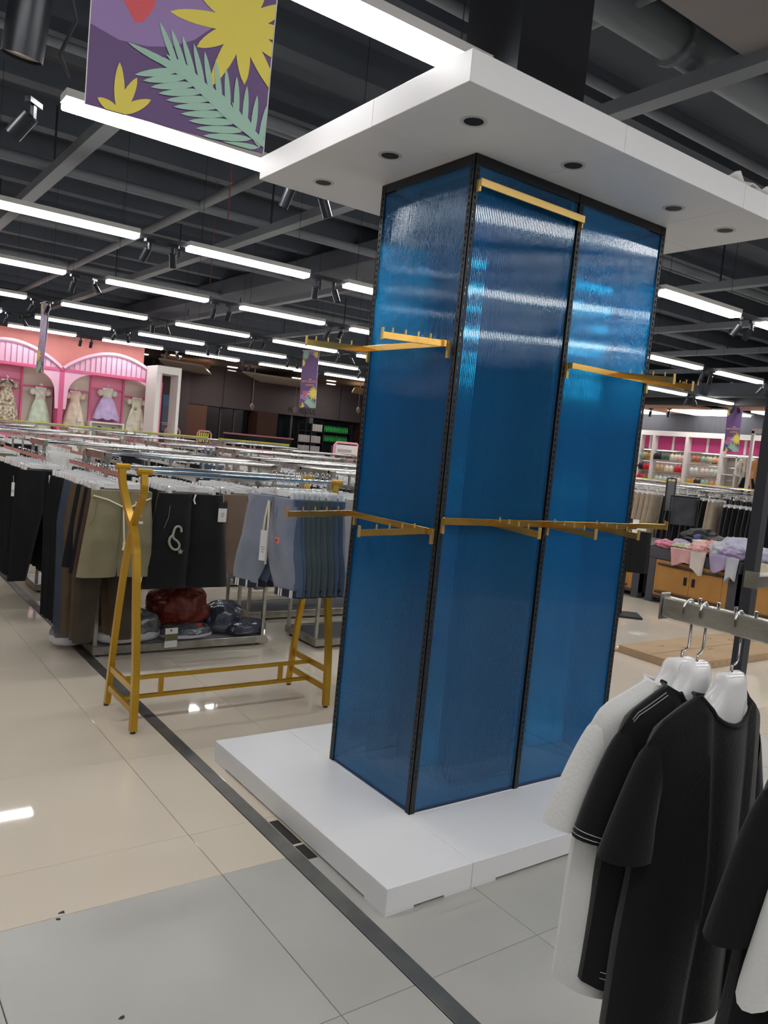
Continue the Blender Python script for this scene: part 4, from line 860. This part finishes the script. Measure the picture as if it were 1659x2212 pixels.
# ================================================================ RIGHT SIDE: lingerie wall
MAG = mat('magenta_panel', (206, 74, 136), .6, 0, .3); WP = mat('white_upright', (226, 222, 218), .5); SHB = mat('pale_back', (214, 204, 198), .6)
WX = 15.0
t = thing('lingerie_wall', 'white shelving wall with magenta header panels', 'wall display', (WX, 0, 0))
MB().box(.18, .24, 3.0, 13.0, .2, 2.44).build('back_panel', SHB, t); MB().box(-.05, .24, 3.0, 13.0, 2.38, 2.50).build('white_header', WP, t)
ups = [12.1, 11.17, 10.25, 9.86, 8.94, 8.02, 7.08, 6.1, 5.1]
for i, y in enumerate(ups): MB().box(-.06, .18, y-.035, y+.035, 0, 2.40).build('upright', WP, t)
for a, b_ in zip(ups[:-1], ups[1:]):
    MB().box(.10, .17, b_+.036, a-.036, 2.06, 2.375).build('magenta_panel', MAG, t); MB().box(.09, .10, (a+b_)/2-.03, (a+b_)/2+.03, 2.0, 2.38).build('mid_strip', WP, t)
    MB().box(.08, .17, b_+.036, a-.036, 2.01, 2.05).build('white_ledge', WP, t)
    for z in (1.80, 1.52, 1.24): MB().tube([(.0, b_+.03, z+.215), (.0, a-.03, z+.215)], .012, 6).build('hanging_rail', CHROME, t)
BC = {'sage green': (150, 170, 150), 'mustard': (190, 140, 70), 'dark green': (84, 104, 92), 'ivory': (226, 216, 200), 'blush': (226, 198, 180), 'rust': (168, 104, 76), 'beige': (206, 188, 160), 'peach': (216, 170, 140), 'black': (30, 26, 34), 'red': (206, 30, 44), 'tan': (200, 164, 120), 'pale grey': (202, 206, 204), 'brown': (138, 108, 80), 'pale mint': (196, 208, 196), 'pink beige': (214, 196, 190), 'orange': (212, 150, 96)}
BM_ = {}
def bra(y, z, c, label):
    if c not in BM_:
        b = MB()
        for s in (-1, 1):
            blob(b, (s*.052, 0, -.085), (.058, .04, .055), 1+s, 2, 1, 0, 4, 2.2); b.bar((s*.055, 0, -.06), (s*.045, 0, .0), .012, .004)
        b.box(-.11, .11, -.012, .012, -.145, -.105); BM_[c] = b.mesh('bra', mat('bra_'+c.replace(' ', '_'), BC[c], .7), True)
    o = link('bra', BM_[c], None, (WX-.02, y, z), PI/2); o.scale = (1.08, 1.1, 1.35); tag(o, label, 'bra', 'bras on the white wall'); 
    h = MB(); h.box(-.12, .12, -.005, .005, -.006, .006); return o
lay = [(1.995, 'top', ['sage green', 'mustard', 'black', 'dark green', 'ivory', 'blush', 'rust', 'sage green', 'beige', 'peach'], [10.15, 9.98, 9.70, 9.50, 9.25, 9.05, 8.66, 8.42, 8.24, 8.12]),
       (1.72, 'middle', ['black', 'red', 'tan', 'ivory', 'red', 'pale grey', 'pink beige', 'pale mint'], [10.17, 9.99, 9.62, 9.36, 9.08, 8.68, 8.40, 8.16]),
       (1.45, 'lower', ['red', 'brown', 'pale mint', 'pale grey', 'ivory', 'mustard', 'black', 'sage green', 'orange'], [10.16, 9.97, 9.62, 9.38, 9.10, 8.72, 8.55, 8.36, 8.12])]
for z, nm, cs, yy in lay:
    for k, (c, y) in enumerate(zip(cs, yy)): bra(y, z, c, '%s bra, %s from the left in the %s row' % (c, ORD[k], nm))
    for k, y in enumerate([7.85+0*z]): pass
rb = MB(); 
t2 = thing('cube_shelf', 'white open cube shelf right of the bra bays', 'shelf', (WX-.02, 7.62, 0))
for y in (-.36, -.02, .32): MB().box(-.1, .1, y-.015, y+.015, 1.05, 2.0).build('side_board', WP, t2)
for z in (1.2, 1.58, 1.98): MB().box(-.1, .1, -.36, .32, z-.012, z+.012).build('shelf_board', WP, t2)
# ivory lounge set with lettering
t = thing('lounge_set', 'ivory lounge set, shirt over trousers, with vertical lettering', 'clothing', (WX-.28, 7.24, 1.98), PI/2*-1)
IV = cloth('ivory_cotton', (228, 222, 206), None, .8, .4)
b = MB(); drape(b, lambda v: .15+.03*v, lambda u: -.05*abs(u), lambda u: -.42, .07, nu=13, nv=8, seed=4, amp=.01); b.build('shirt', IV, t, smooth=True)
for s in (-1, 1):
    b = MB(); b.tube([(s*.13, 0, -.05), (s*.2, 0, -.22)], [.05, .06], 8); b.build('sleeve', IV, t, smooth=True)
    b = MB(); drape(b, lambda v: .07-.01*v, lambda u: 0, lambda u: -.5, .05, lambda v, s=s: s*.07, 9, 6, s+4, .008); o = b.build('trouser_leg', IV, t, smooth=True); o.location = (0, 0, -.42)
MB().tube([(0, -.04, -.01), (0, -.045, -.42)], .004, 5).build('button_line', CARD_B, t)
for k, ch in enumerate('MIAKY'): txt(ch, .07, CARD_B, t, (-.09, -.05, -.15-.055*k), (PI/2, PI/2, 0), 'letter', .001)
MB().box(.06, .11, -.046, -.042, -.16, -.10).build('badge', CARD_B, t)
PEA = cloth('peach_cotton', (226, 170, 140), None, .8, .4)
for k, (y, m, l, z) in enumerate([(6.98, PEA, 'peach long gown at the right edge of the wall', 1.95), (6.88, cloth('orange_gold', (206, 150, 90)), 'gold orange gown beside the peach gown', 2.0), (7.1, BLK, 'black garment between the ivory set and the peach gown', 1.6)]):
    b = MB(); drape(b, lambda v: .11+.05*v, lambda u: -.06*abs(u), lambda u: -(z-1.0), .06, nu=11, nv=8, seed=k+9, amp=.016)
    for s in (-1, 1): b.tube([(s*.10, 0, -.06), (s*.16, 0, -.28)], [.04, .055], 8)
    tag(b.build('gown', m, smooth=True, loc=(14.6, y, z), rz=PI/2), l, 'gown')
t = thing('white_frame_rack', 'white framed stand before the far end of the lingerie wall', 'frame', (14.3, 6.95, 0))
for y in (0, -.9): MB().box(-.03, .03, y-.03, y+.03, 0, 2.55).build('post', WP, t)
MB().box(-.03, .03, -.93, .03, 2.50, 2.6).build('lintel', WP, t)
# ---------------------------------------------------------------- racks between tables and lingerie wall
def side_rack(x, y0, y1, label, zt=1.28, two=True):
    t = thing('long_rack', label, 'clothes rack', (x, y0, 0)); w = y1-y0
    for yy in (.02, w/2, w-.02):
        for dx in (0, .4): MB().bar((dx, yy, 0), (dx, yy, zt), .025, .025).build('post', CHROMER, t)
        MB().bar((-.1, yy, zt), (.5, yy, zt), .02, .03).build('end_bar', CHROMER, t)
    for dx in ((0, .4)): MB().tube([(dx, 0, zt+.01), (dx, w, zt+.01)], .0125, 8).build('rail', CHROME, t, smooth=True)
    return t
side_rack(8.6, 2.2, 6.4, 'long chrome rack behind the bargain tables', 1.27); side_rack(10.2, 2.6, 8.2, 'long chrome rack halfway to the lingerie wall', 1.28); side_rack(12.0, 3.5, 9.5, 'long chrome rack nearest the lingerie wall', 1.30)
def sderow(x, ya, yb, step, kd, m, label, zr=1.25, dz=0, hg=True):
    y = ya; k = 0
    while y > yb:
        xx = x+rnd.uniform(-.01, .01)
        if hg: hang(kd, m, xx, y, zr, PI/2+PI/2+rnd.uniform(-.1, .1), label, label, False, k % 3)
        y -= step; k += 1
sderow(8.55, 5.42, 4.98, .09, 'wide', LBEI, 'light beige trousers near the tower behind the tables')
sderow(8.55, 4.85, 4.15, .09, 'wide', BLK, 'black wide trousers behind the grey clothes sack')
sderow(8.5, 4.10, 3.98, .08, 'wide', LBEI, 'light beige trousers between the two black groups')
sderow(8.5, 3.86, 3.2, .08, 'jog', BLK, 'black trousers right of the beige pair, tight row', 1.2)
sderow(8.55, 3.1, 2.9, .1, 'jog', cloth('burgundy', (96, 44, 54)), 'burgundy trousers beyond the black post', 1.2)
for xx, y0, y1 in ((10.15, 3.2, 7.9), (11.95, 4.5, 9.3)):
    y = y1; k = 0
    while y > y0: hang('shorts' if k % 3 else 'jog', [BLK, GREY, LBEI, BLK][k//4 % 4], xx, y, 1.26, PI+rnd.uniform(-.1, .1), 'clothes on the %s rack before the lingerie wall' % ('halfway' if xx < 11 else 'nearest'), 'clothes on the %s far rack' % ('halfway' if xx < 11 else 'nearest'), False, k % 3); y -= .2; k += 1
for i, (y0, y1) in enumerate([(8.9, 7.6), (7.5, 6.4), (6.3, 5.2)]):
    t = thing('display_rail', 'yellow topped rail before the lingerie wall, %s from tower' % ORD[i], 'rail', (12.9, y0, 0), 0, 'yellow rails before the lingerie wall')
    MB().box(-.02, .02, y1-y0, 0, 1.29, 1.32).build('rail', CHROMER, t); MB().box(-.022, .022, y1-y0, 0, 1.32, 1.335).build('yellow_strip', YS, t)
    for q in (.02, y0-y1-.02): MB().bar((0, -q, 0), (0, -q, 1.29), .025, .025).build('post', CHROMER, t)
t = thing('clothes_sack', 'dark grey translucent clothes sack on a black frame stand', 'sack', (8.1, 4.3, 0), -.75)
MB().tube([(-.19, 0, 1.18), (.19, 0, 1.18)], .012, 8).build('top_bar', BLACKM, t); b = MB(); drape(b, lambda v: .17, lambda u: 1.17, lambda u: .78, .05, nu=9, nv=7, seed=3, amp=.01); b.build('sack_body', mat('sack_grey', (74, 76, 84), .3, 0, .5, 8, (52, 54, 60), .7, .4, 20), t, smooth=True)
for s in (-1, 1): MB().bar((s*.19, 0, 0), (s*.19, 0, 1.19), .016, .016).build('post', BLACKM, t)
t = thing('sign_stand', 'narrow black frame stand with clear poster holder', 'stand', (8.2, 4.62, 0), -.75)
for s in (-1, 1): MB().bar((s*.06, 0, 0), (s*.06, 0, 1.42), .014, .02).build('post', BLACKM, t)
MB().bar((-.06, 0, 1.42), (.06, 0, 1.42), .014, .02).build('crossbar', BLACKM, t); MB().box(-.05, .05, -.004, .004, .95, 1.38).build('clear_holder', mat('holder_grey', (120, 122, 126), .2), t)

# ---------------------------------------------------------------- bargain tables
TG = mat('table_grey', (78, 78, 86), .6, 0, .4, 2, (70, 70, 78), .6); OAK = mat('oak_laminate', (188, 138, 76), .45, 0, .4, 5, (168, 118, 60), .7, .05, 30, (6, 1.2, .7)); OAKD = mat('groove_brown', (88, 58, 34), .6); PULL = mat('black_pull', (28, 26, 28), .35)
def table(y0, y1, label, x0=6.02, d=1.1, z=.63):
    t = thing('bargain_table', label, 'table', (x0, y0, 0)); w = y1-y0
    MB().box(0, d, 0, w, .06, z-.12).build('carcass', TG, t)
    MB().box(-.01, d+.01, -.01, w+.01, z-.12, z).build('top_rim', TG, t, bevel=.004)
    for y in (0, w-.09):
        MB().box(-.015, .08, y, y+.09, 0, z-.12).build('corner_post', TG, t); MB().box(d-.08, d+.015, y, y+.09, 0, z-.12).build('corner_post', TG, t)
    dr = MB().box(-.012, .0, .095, w-.095, .095, .50).build('front_panel', OAK, t)
    for z0 in (.135, .455): MB().tube([(-.03, .15, z0), (-.03, w-.13, z0)], .011, 8).build('dark_bar', PULL, dr)
    for s in (0, 1):
        d_ = MB().box(-.018, -.0125, w/2+(.003 if s else -(w/2-.16)), w/2+((w/2-.16) if s else -.003), .155, .435).build('door', OAK, t); yy = w/2+(.05 if s else -.05)
        MB().box(-.026, -.018, yy-.018, yy+.018, .27, .36).build('handle_slot', PULL, d_)
    return t
table(2.20, 3.29, 'oak and grey bargain table heaped with pastel clothes'); table(3.40, 4.49, 'oak and grey bargain table mostly hidden behind the tower'); table(1.0, 2.13, 'oak and grey bargain table cut by the right edge')
PST = [('pale pink', (232, 176, 176)), ('rose pink', (222, 140, 160)), ('mint green', (130, 190, 130)), ('lilac', (184, 168, 204)), ('pale grey', (200, 202, 212)), ('ivory', (226, 214, 206)), ('salmon', (232, 150, 136)), ('pale yellow green', (198, 204, 160)), ('lavender grey', (190, 188, 208)), ('plum', (110, 70, 120)), ('cream', (232, 222, 196))]
def heap(x, y, z, s, c, label, seed, rz=0):
    nm, col = c; b = MB(); blob(b, (0, 0, s[2]*.9), s, seed, 4, .9, .16, 8, 2.2); o = b.build('crumpled_garment', cloth('heap_'+nm.replace(' ', '_'), col, None, .9, .7, 6, .5), smooth=True, loc=(x, y, z), rz=rz); tag(o, label, 'clothing'); return o
hp = [(6.12, 3.18, .1, .12, .05, 1, 'nearest the tower on the table'), (6.25, 3.08, .1, .1, .06, 3, 'beside the rose one near the tower'), (6.18, 2.98, .12, .12, .045, 7, 'at the table front near the tower'), (6.35, 2.84, .14, .14, .05, 2, 'topping the heap left of centre'), (6.15, 2.85, .10, .10, .05, 5, 'under the mint one at the front'), (6.10, 2.72, .11, .14, .07, 0, 'spilling over the table edge'),
      (6.2, 2.60, .14, .12, .09, 6, 'in the middle of the heap'), (6.14, 2.50, .13, .12, .09, 4, 'right of the salmon one'), (6.25, 2.38, .18, .16, .12, 8, 'forming the highest mound'), (6.12, 2.36, .12, .12, .07, 3, 'below the highest mound'), (6.5, 2.9, .16, .16, .07, 10, 'behind the mint one'), (6.5, 2.55, .18, .18, .09, 9, 'behind the salmon one'), (6.2, 1.95, .16, .2, .10, 8, 'on the table at the right edge'), (6.15, 1.7, .15, .15, .08, 10, 'right end of the edge table')]
for k, (x, y, a, b_, c, ci, w) in enumerate(hp): heap(x, y, .632, (a, b_, c), PST[ci], '%s crumpled garment %s' % (PST[ci][0], w), k*3+1, k)
def spill(y, L, c, label, seed, w=.12):
    b = MB(); drape(b, lambda v: w*(1-.25*v), lambda u: 0, lambda u: -L*(.85+.15*math.cos(u*2.2+seed)), .07, nu=13, nv=8, seed=seed, amp=.03)
    o = b.build('draped_garment', cloth('heap_'+c[0].replace(' ', '_'), c[1], None, .9, .7, 6, .5), smooth=True, loc=(5.975, y, .67), rz=-PI/2); tag(o, label, 'clothing')
spill(2.86, .20, PST[0], 'pale pink garment hanging over the front table edge', 2, .15); spill(2.66, .26, PST[5], 'ivory printed garment hanging lowest over the table edge', 5, .09); spill(2.42, .19, PST[3], 'lilac garment with yellow motif hanging over the table edge', 7, .12); spill(2.26, .28, PST[4], 'pale grey garment hanging over the table corner', 9, .07)
spill(1.9, .2, PST[10], 'cream garment hanging over the edge table', 12, .12)
# black heap behind the table and black shorts by the tower
for k, (x, y, z, s) in enumerate([(6.75, 3.0, .63, (.25, .3, .09)), (6.8, 2.75, .63, (.22, .25, .09)), (6.75, 3.15, .63, (.18, .2, .12))]):
    b = MB(); blob(b, (0, 0, s[2]*.9), s, k+40, 4, .9, .16, 8, 2.2); tag(b.build('crumpled_garment', mat('black_shiny_heap', (20, 20, 25), .5, 0, .4, 10, (13, 13, 17), .6, .5, 30), smooth=True, loc=(x, y, z)), 'shiny black garment heap, %s behind the pastel clothes' % ('left', 'middle', 'tower side')[k], 'clothing')
b = MB(); blob(b, (6.6, 3.08, .77), (.06, .05, .04), 5, 3, 1, .1); tag(b.build('cap', mat('purple_blue', (74, 70, 140), .5), smooth=True), 'small blue purple garment with a white tag on the black heap', 'clothing')
b = MB()
for s in (-1, 1): drape(b, lambda v: .11, lambda u: .0, lambda u: -.42, .06, lambda v, s=s: s*.085, 9, 8, s+2, .01)
t = b.build('black_shorts', BLK, smooth=True, loc=(4.85, 2.72, .88), rz=-.75); tag(t, 'black shorts with a white tag hanging just right of the tower', 'shorts'); MB().box(-.01, .05, -.05, -.046, -.02, .12).build('white_tag', CARD_W, t)
t = thing('garment_stand', 'black stand carrying the black shorts right of the tower', 'stand', (4.85, 2.74, 0), -.75)
MB().bar((0, .03, 0), (0, .03, 1.0), .025, .025).build('post', BLACKM, t); MB().bar((-.15, .0, .9), (.15, .0, .9), .02, .02).build('arm', PLAST, t); MB().box(-.2, .2, -.12, .18, 0, .02).build('foot_plate', BLACKM, t)
# ---------------------------------------------------------------- cardboard and film on the floor
CB = mat('cardboard', (184, 158, 128), .8, 0, .2, 4, (170, 144, 114), .6, .08, 40); INK = mat('cardboard_ink', (110, 88, 68), .8)
t = thing('cardboard_box', 'large flat cardboard box lying on the floor behind the shirts', 'box', (3.50, 1.12, 0))
MB().box(0, 1.9, 0, .60, 0, .062).build('carton', CB, t, bevel=.003); MB().box(.02, 1.88, .30, .302, .0621, .064).build('seam', INK, t)
for k in range(9):
    x = .15+.19*k; y = .1+.05*((k*7) % 9); pts = [(x+.02*q, y+.015*math.sin(q*1.7+k), .0632) for q in range(5)]; MB().tube(pts, .0014, 4).build('ink_mark', INK, t)
for k in range(7): MB().bar((.2+k*.1, -.0005, .02), (.2+k*.1, -.0005, .045), .004, .001, (0, 1, 0)).build('ink_mark', INK, t)
o = tag(MB().box(3.42, 3.9, 1.74, 1.80, 0, .01).build('cardboard_strip', CB), 'narrow cardboard strip on the floor by the tower edge', 'cardboard')
FILM = mat('clear_film', (214, 214, 212), .15, 0, .6, alpha=.28)
b = MB(); b.grid(lambda i, j: (3.75+.09*i+.02*math.sin(j), 1.80+.09*j+.04*mnoise.noise(Vector((i*.7, j*.6, 1))), .008+.05*abs(mnoise.noise(Vector((i*.6, j*.8, 4))))), 16, 8)
tag(b.build('plastic_film', FILM, smooth=True), 'crumpled clear plastic film on the floor behind the cardboard', 'plastic film')
# black display post with a chrome tray arm
t = thing('display_rack', 'dark grey square post rising at the right edge', 'rack', (1.10, -.62, 0)); MB().box(-.022, .022, -.022, .022, 0, 2.3).build('post', mat('post_grey', (58, 58, 62), .5), t); MB().box(-.03, 1.2, -.25, .03, 0, .02).build('base', BLACKM, t)
t = thing('display_rack', 'chrome box arm end in front of the dark post', 'rack', (.13, -1.136, 1.235), 0); MB().box(0, .5, -.035, .0, -.018, .018).build('arm', CHROMER, t, bevel=.004); MB().box(-.004, .0, -.037, .002, -.02, .024).build('end_plate', CHROMER, t)
MB().box(.46, .5, -.045, .01, -1.235, .06).build('upright', MATS['post_grey'], t)

ho = FARH.build('pants_hangers', [PLAST, CHROME]); tag(ho, 'rows of white hangers on the farthest clothes racks', 'hangers', None, 'stuff')
# ================================================================ FOREGROUND: white hangers and T-shirts on a chrome arm
AX, AZ = -.490, 1.2295
t = thing('display_rack', 'thick chrome rack arm carrying the nearest T-shirts', 'rack', (AX, -1.318, AZ))
MB().box(-.013, .013, -1.0, .0, -.0205, .0205).build('arm', CHROME if 0 else mat('worn_chrome_arm', (206, 203, 194), .25, .7, .5, 12, (140, 136, 122), .9, .25, 22), t, bevel=.003)
MB().box(-.016, .016, .0, .004, -.027, .028).build('end_plate', CHROMER, t, bevel=.002)
pinb = MB().tube([(0, 0, 0), (0, 0, .012)], .0035, 8).mesh('pin', CHROME)
for y in (-.075, -.115, -.150, -.19, -.24, -.29): link('pin', pinb, t, (0, y, .0200))
MB().bar((0, -1.0, -AZ), (0, -1.0, .3), .04, .03).build('upright', BLACKM, t)
def bend(p, L=-.26, R=.20):                                   # the moulded hanger is bowed: both halves turn away from a flat plane
    x, y, z = p; w_ = min(1, max(-1, x/.05)); a = L if x < 0 else R; a *= abs(w_)
    return (x*math.cos(a)-y*math.sin(a)*.3, y+x*math.sin(a), z)
def shirt_hanger(y, rz, label, dx=0):
    t = thing('shirt_hanger', label, 'hanger', (AX+dx, y, AZ), rz)
    P = [(-.004, 0, -.098), (-.004, 0, -.078), (.004, 0, -.076), (.013, 0, -.070), (.013, 0, -.01)]+[(.016*math.cos(a), 0, .006+.020*math.sin(a)) for a in [PI*k/8 for k in range(0, 9)]]+[(-.016, 0, -.004)]
    MB().tube(P, .0026, 8).build('hook', CHROME, t, smooth=True)
    stx = [(0, 0, -.115, .021), (.018, 0, -.115, .021), (.028, -.001, -.115, .0205), (.032, -.006, -.115, .020), (.0345, -.018, -.115, .020), (.039, -.032, -.115, .021), (.047, -.048, -.115, .022), (.060, -.063, -.116, .023), (.078, -.077, -.119, .022), (.100, -.093, -.128, .020), (.13, -.115, -.146, .017), (.158, -.137, -.165, .012), (.166, -.146, -.162, .006)]
    full = [(-a, b_, c, d) for a, b_, c, d in stx[:0:-1]]+stx; n = 16
    def P2(i, j):
        x, tp, bt, th = full[j]; c = 2*PI*i/n; ca, sa = math.cos(c), math.sin(c)
        return bend((x, th*math.copysign(abs(ca)**.75, ca), -.09+(tp+bt)/2+(tp-bt)/2*math.copysign(abs(sa)**(.5 if abs(x) < .04 else .9), sa)))
    b = MB(); b.grid(P2, n, len(full), True); b.add([P2(i, 0) for i in range(n)], [tuple(range(n))]); b.add([P2(i, len(full)-1) for i in range(n)], [tuple(range(n))])
    b.build('moulded_body', PLAST, t, smooth=True); return t
def tee(y, rz, m, label, L=.66, hw=.175, neck=.064, seed=1, dx=0, stitch=None, ndip=.045, sl=.19, flare=.02):
    t = thing('t_shirt', label, 't-shirt', (AX+dx, y, AZ-.09), rz)
    def sh(a): return -.042-.60*(a-neck)-.7*max(0, a-hw+.03)
    def top(u, sg):
        a = abs(u)*hw
        if a < neck: return -.042-(ndip if sg < 0 else .012)*math.sqrt(max(0, 1-(a/neck)**2))
        return sh(a)
    def side(sg):
        def P(i, j):
            u = math.copysign(abs(-1+2*i/32)**.9, -1+2*i/32); v = (j/24)**1.35; w_ = hw*(1-.03*math.sin(PI*min(1, v*1.6)))+flare*v; x = u*w_
            tp = top(u, sg); z = tp+(-L-.010*math.cos(u*3+seed)-tp)*v
            th = (.028+.034*math.sin(PI*min(1, v*1.2)*.5))*math.sqrt(max(0, 1-u**4))*(min(1, .12+v*24) if abs(u)*hw > neck else .8); f = fold(x*.8, z, seed, .010)*min(1, v*1.6)
            return bend((x, sg*th+f*(1 if abs(u) < .98 else .4), z))
        return P
    b = MB(); b.grid(side(-1), 33, 25); b.grid(side(1), 33, 25); A = side(-1); B = side(1)
    for r0, r1 in ((0, 11), (21, 32)): b.grid(lambda i, j: A(r0+i, 0) if j == 0 else B(r0+i, 0), r1-r0+1, 2)
    o = b.build('shirt_body', m, t, smooth=True)
    idx = [i for i in range(33) if abs(math.copysign(abs(-1+2*i/32)**.9, -1+2*i/32))*hw <= neck+.006]
    for S_, nm in ((A, 'neck_rib'), (B, 'back_neck_rib')):
        MB().tube([(S_(i, 0)[0], S_(i, 0)[1], S_(i, 0)[2]) for i in idx], .0042, 6).build(nm, m, o, smooth=True)
    for s in (-1, 1):
        zt = sh(hw); n = 18
        def Q(i, j, s=s, zt=zt):
            v = j/10; c = 2*PI*i/n
            O = Vector((hw-.012+.085*v**.8, 0, zt+.006-(sl+.02)*v**1.15)); I = Vector((hw-.022-.012*v, 0, zt-.13-.085*v))
            ct = (O+I)/2; hl = (O-I)/2; p = ct+hl*math.cos(c)+Vector((0, (.026+.012*v)*math.sin(c), 0))
            f = fold(p.x, v*.5, seed+s, .005)*v
            return bend((s*p.x, p.y+f*math.sin(c), p.z))
        b = MB(); b.grid(Q, n, 11, True); sv = b.build('sleeve', m, t, smooth=True)
        if stitch:
            for q in (.05, .09):
                rr = [Vector(Q(i, 10)).lerp(Vector(Q(i, 9)), q*10-.2) for i in range(n+1)]; ce_ = sum((p for p in rr), Vector())/len(rr)
                MB().tube([tuple(ce_+(p-ce_)*1.02) for p in rr], .0009, 4).build('stitching', stitch, sv)
    if stitch:
        for q in (.012, .024):
            pts = [tuple(Vector(A(i, 0)).lerp(Vector(A(i, 1)), q/.025)+Vector((0, -.002, 0))) for i in range(2, 10)]; MB().tube(pts, .0009, 4).build('stitching', stitch, o)
            pts = [tuple(Vector(A(i, 24))+Vector((0, -.002, .012+q))) for i in range(1, 32)]; MB().tube(pts, .0009, 4).build('stitching', stitch, o)
    return t
WT = cloth('white_tee', (226, 226, 224), (216, 216, 214), .85, .5, 5, .15); BT = cloth('black_tee', (17, 18, 20), (13, 14, 16), .9, .5, 5, .12); STI = mat('pale_stitching', (170, 170, 172), .6)
shirt_hanger(-1.375, -.12, 'farthest white shirt hanger on the chrome arm', -.005); tee(-1.375, -.12, WT, 'white T-shirt hanging farthest out on the chrome arm', .66, .185, .066, 1, -.005)
shirt_hanger(-1.405, .06, 'middle white shirt hanger, above the stitched black T-shirt'); tee(-1.405, .06, BT, 'black T-shirt with pale contrast stitching, middle of three', .62, .175, .064, 2, 0, STI, .045)
shirt_hanger(-1.478, .02, 'nearest white shirt hanger with the plain black T-shirt'); tee(-1.478, .02, BT, 'plain black T-shirt hanging nearest on the chrome arm', .68, .18, .07, 4, 0, None, .055, .2)
# next fixture at the right edge: white and black garments
BP = mat('beige_post', (176, 160, 140), .5)
t = thing('beige_upright', 'beige upright post behind the black T-shirts', 'post', (-.335, -1.50, 0)); MB().box(-.016, .016, -.01, .01, 0, .74).build('post', BP, t); MB().box(-.018, .018, -.012, .012, .74, .765).build('grey_cap', GREYT, t); MB().box(-.08, .08, -.05, .05, 0, .012).build('foot_plate', BP, t)

shirt_hanger(-1.70, .0, 'white hanger of the black T-shirt at right frame edge'); tee(-1.70, .0, BT, 'black T-shirt at the right frame edge, behind the white sleeve', .80, .18, .07, 11, 0, None, .045, .23)
shirt_hanger(-1.765, .0, 'white hanger of the white top at right frame edge'); tee(-1.765, .0, WT, 'white top at the right frame edge, closest to the viewer', .45, .18, .07, 8, 0, None, .045, .30)
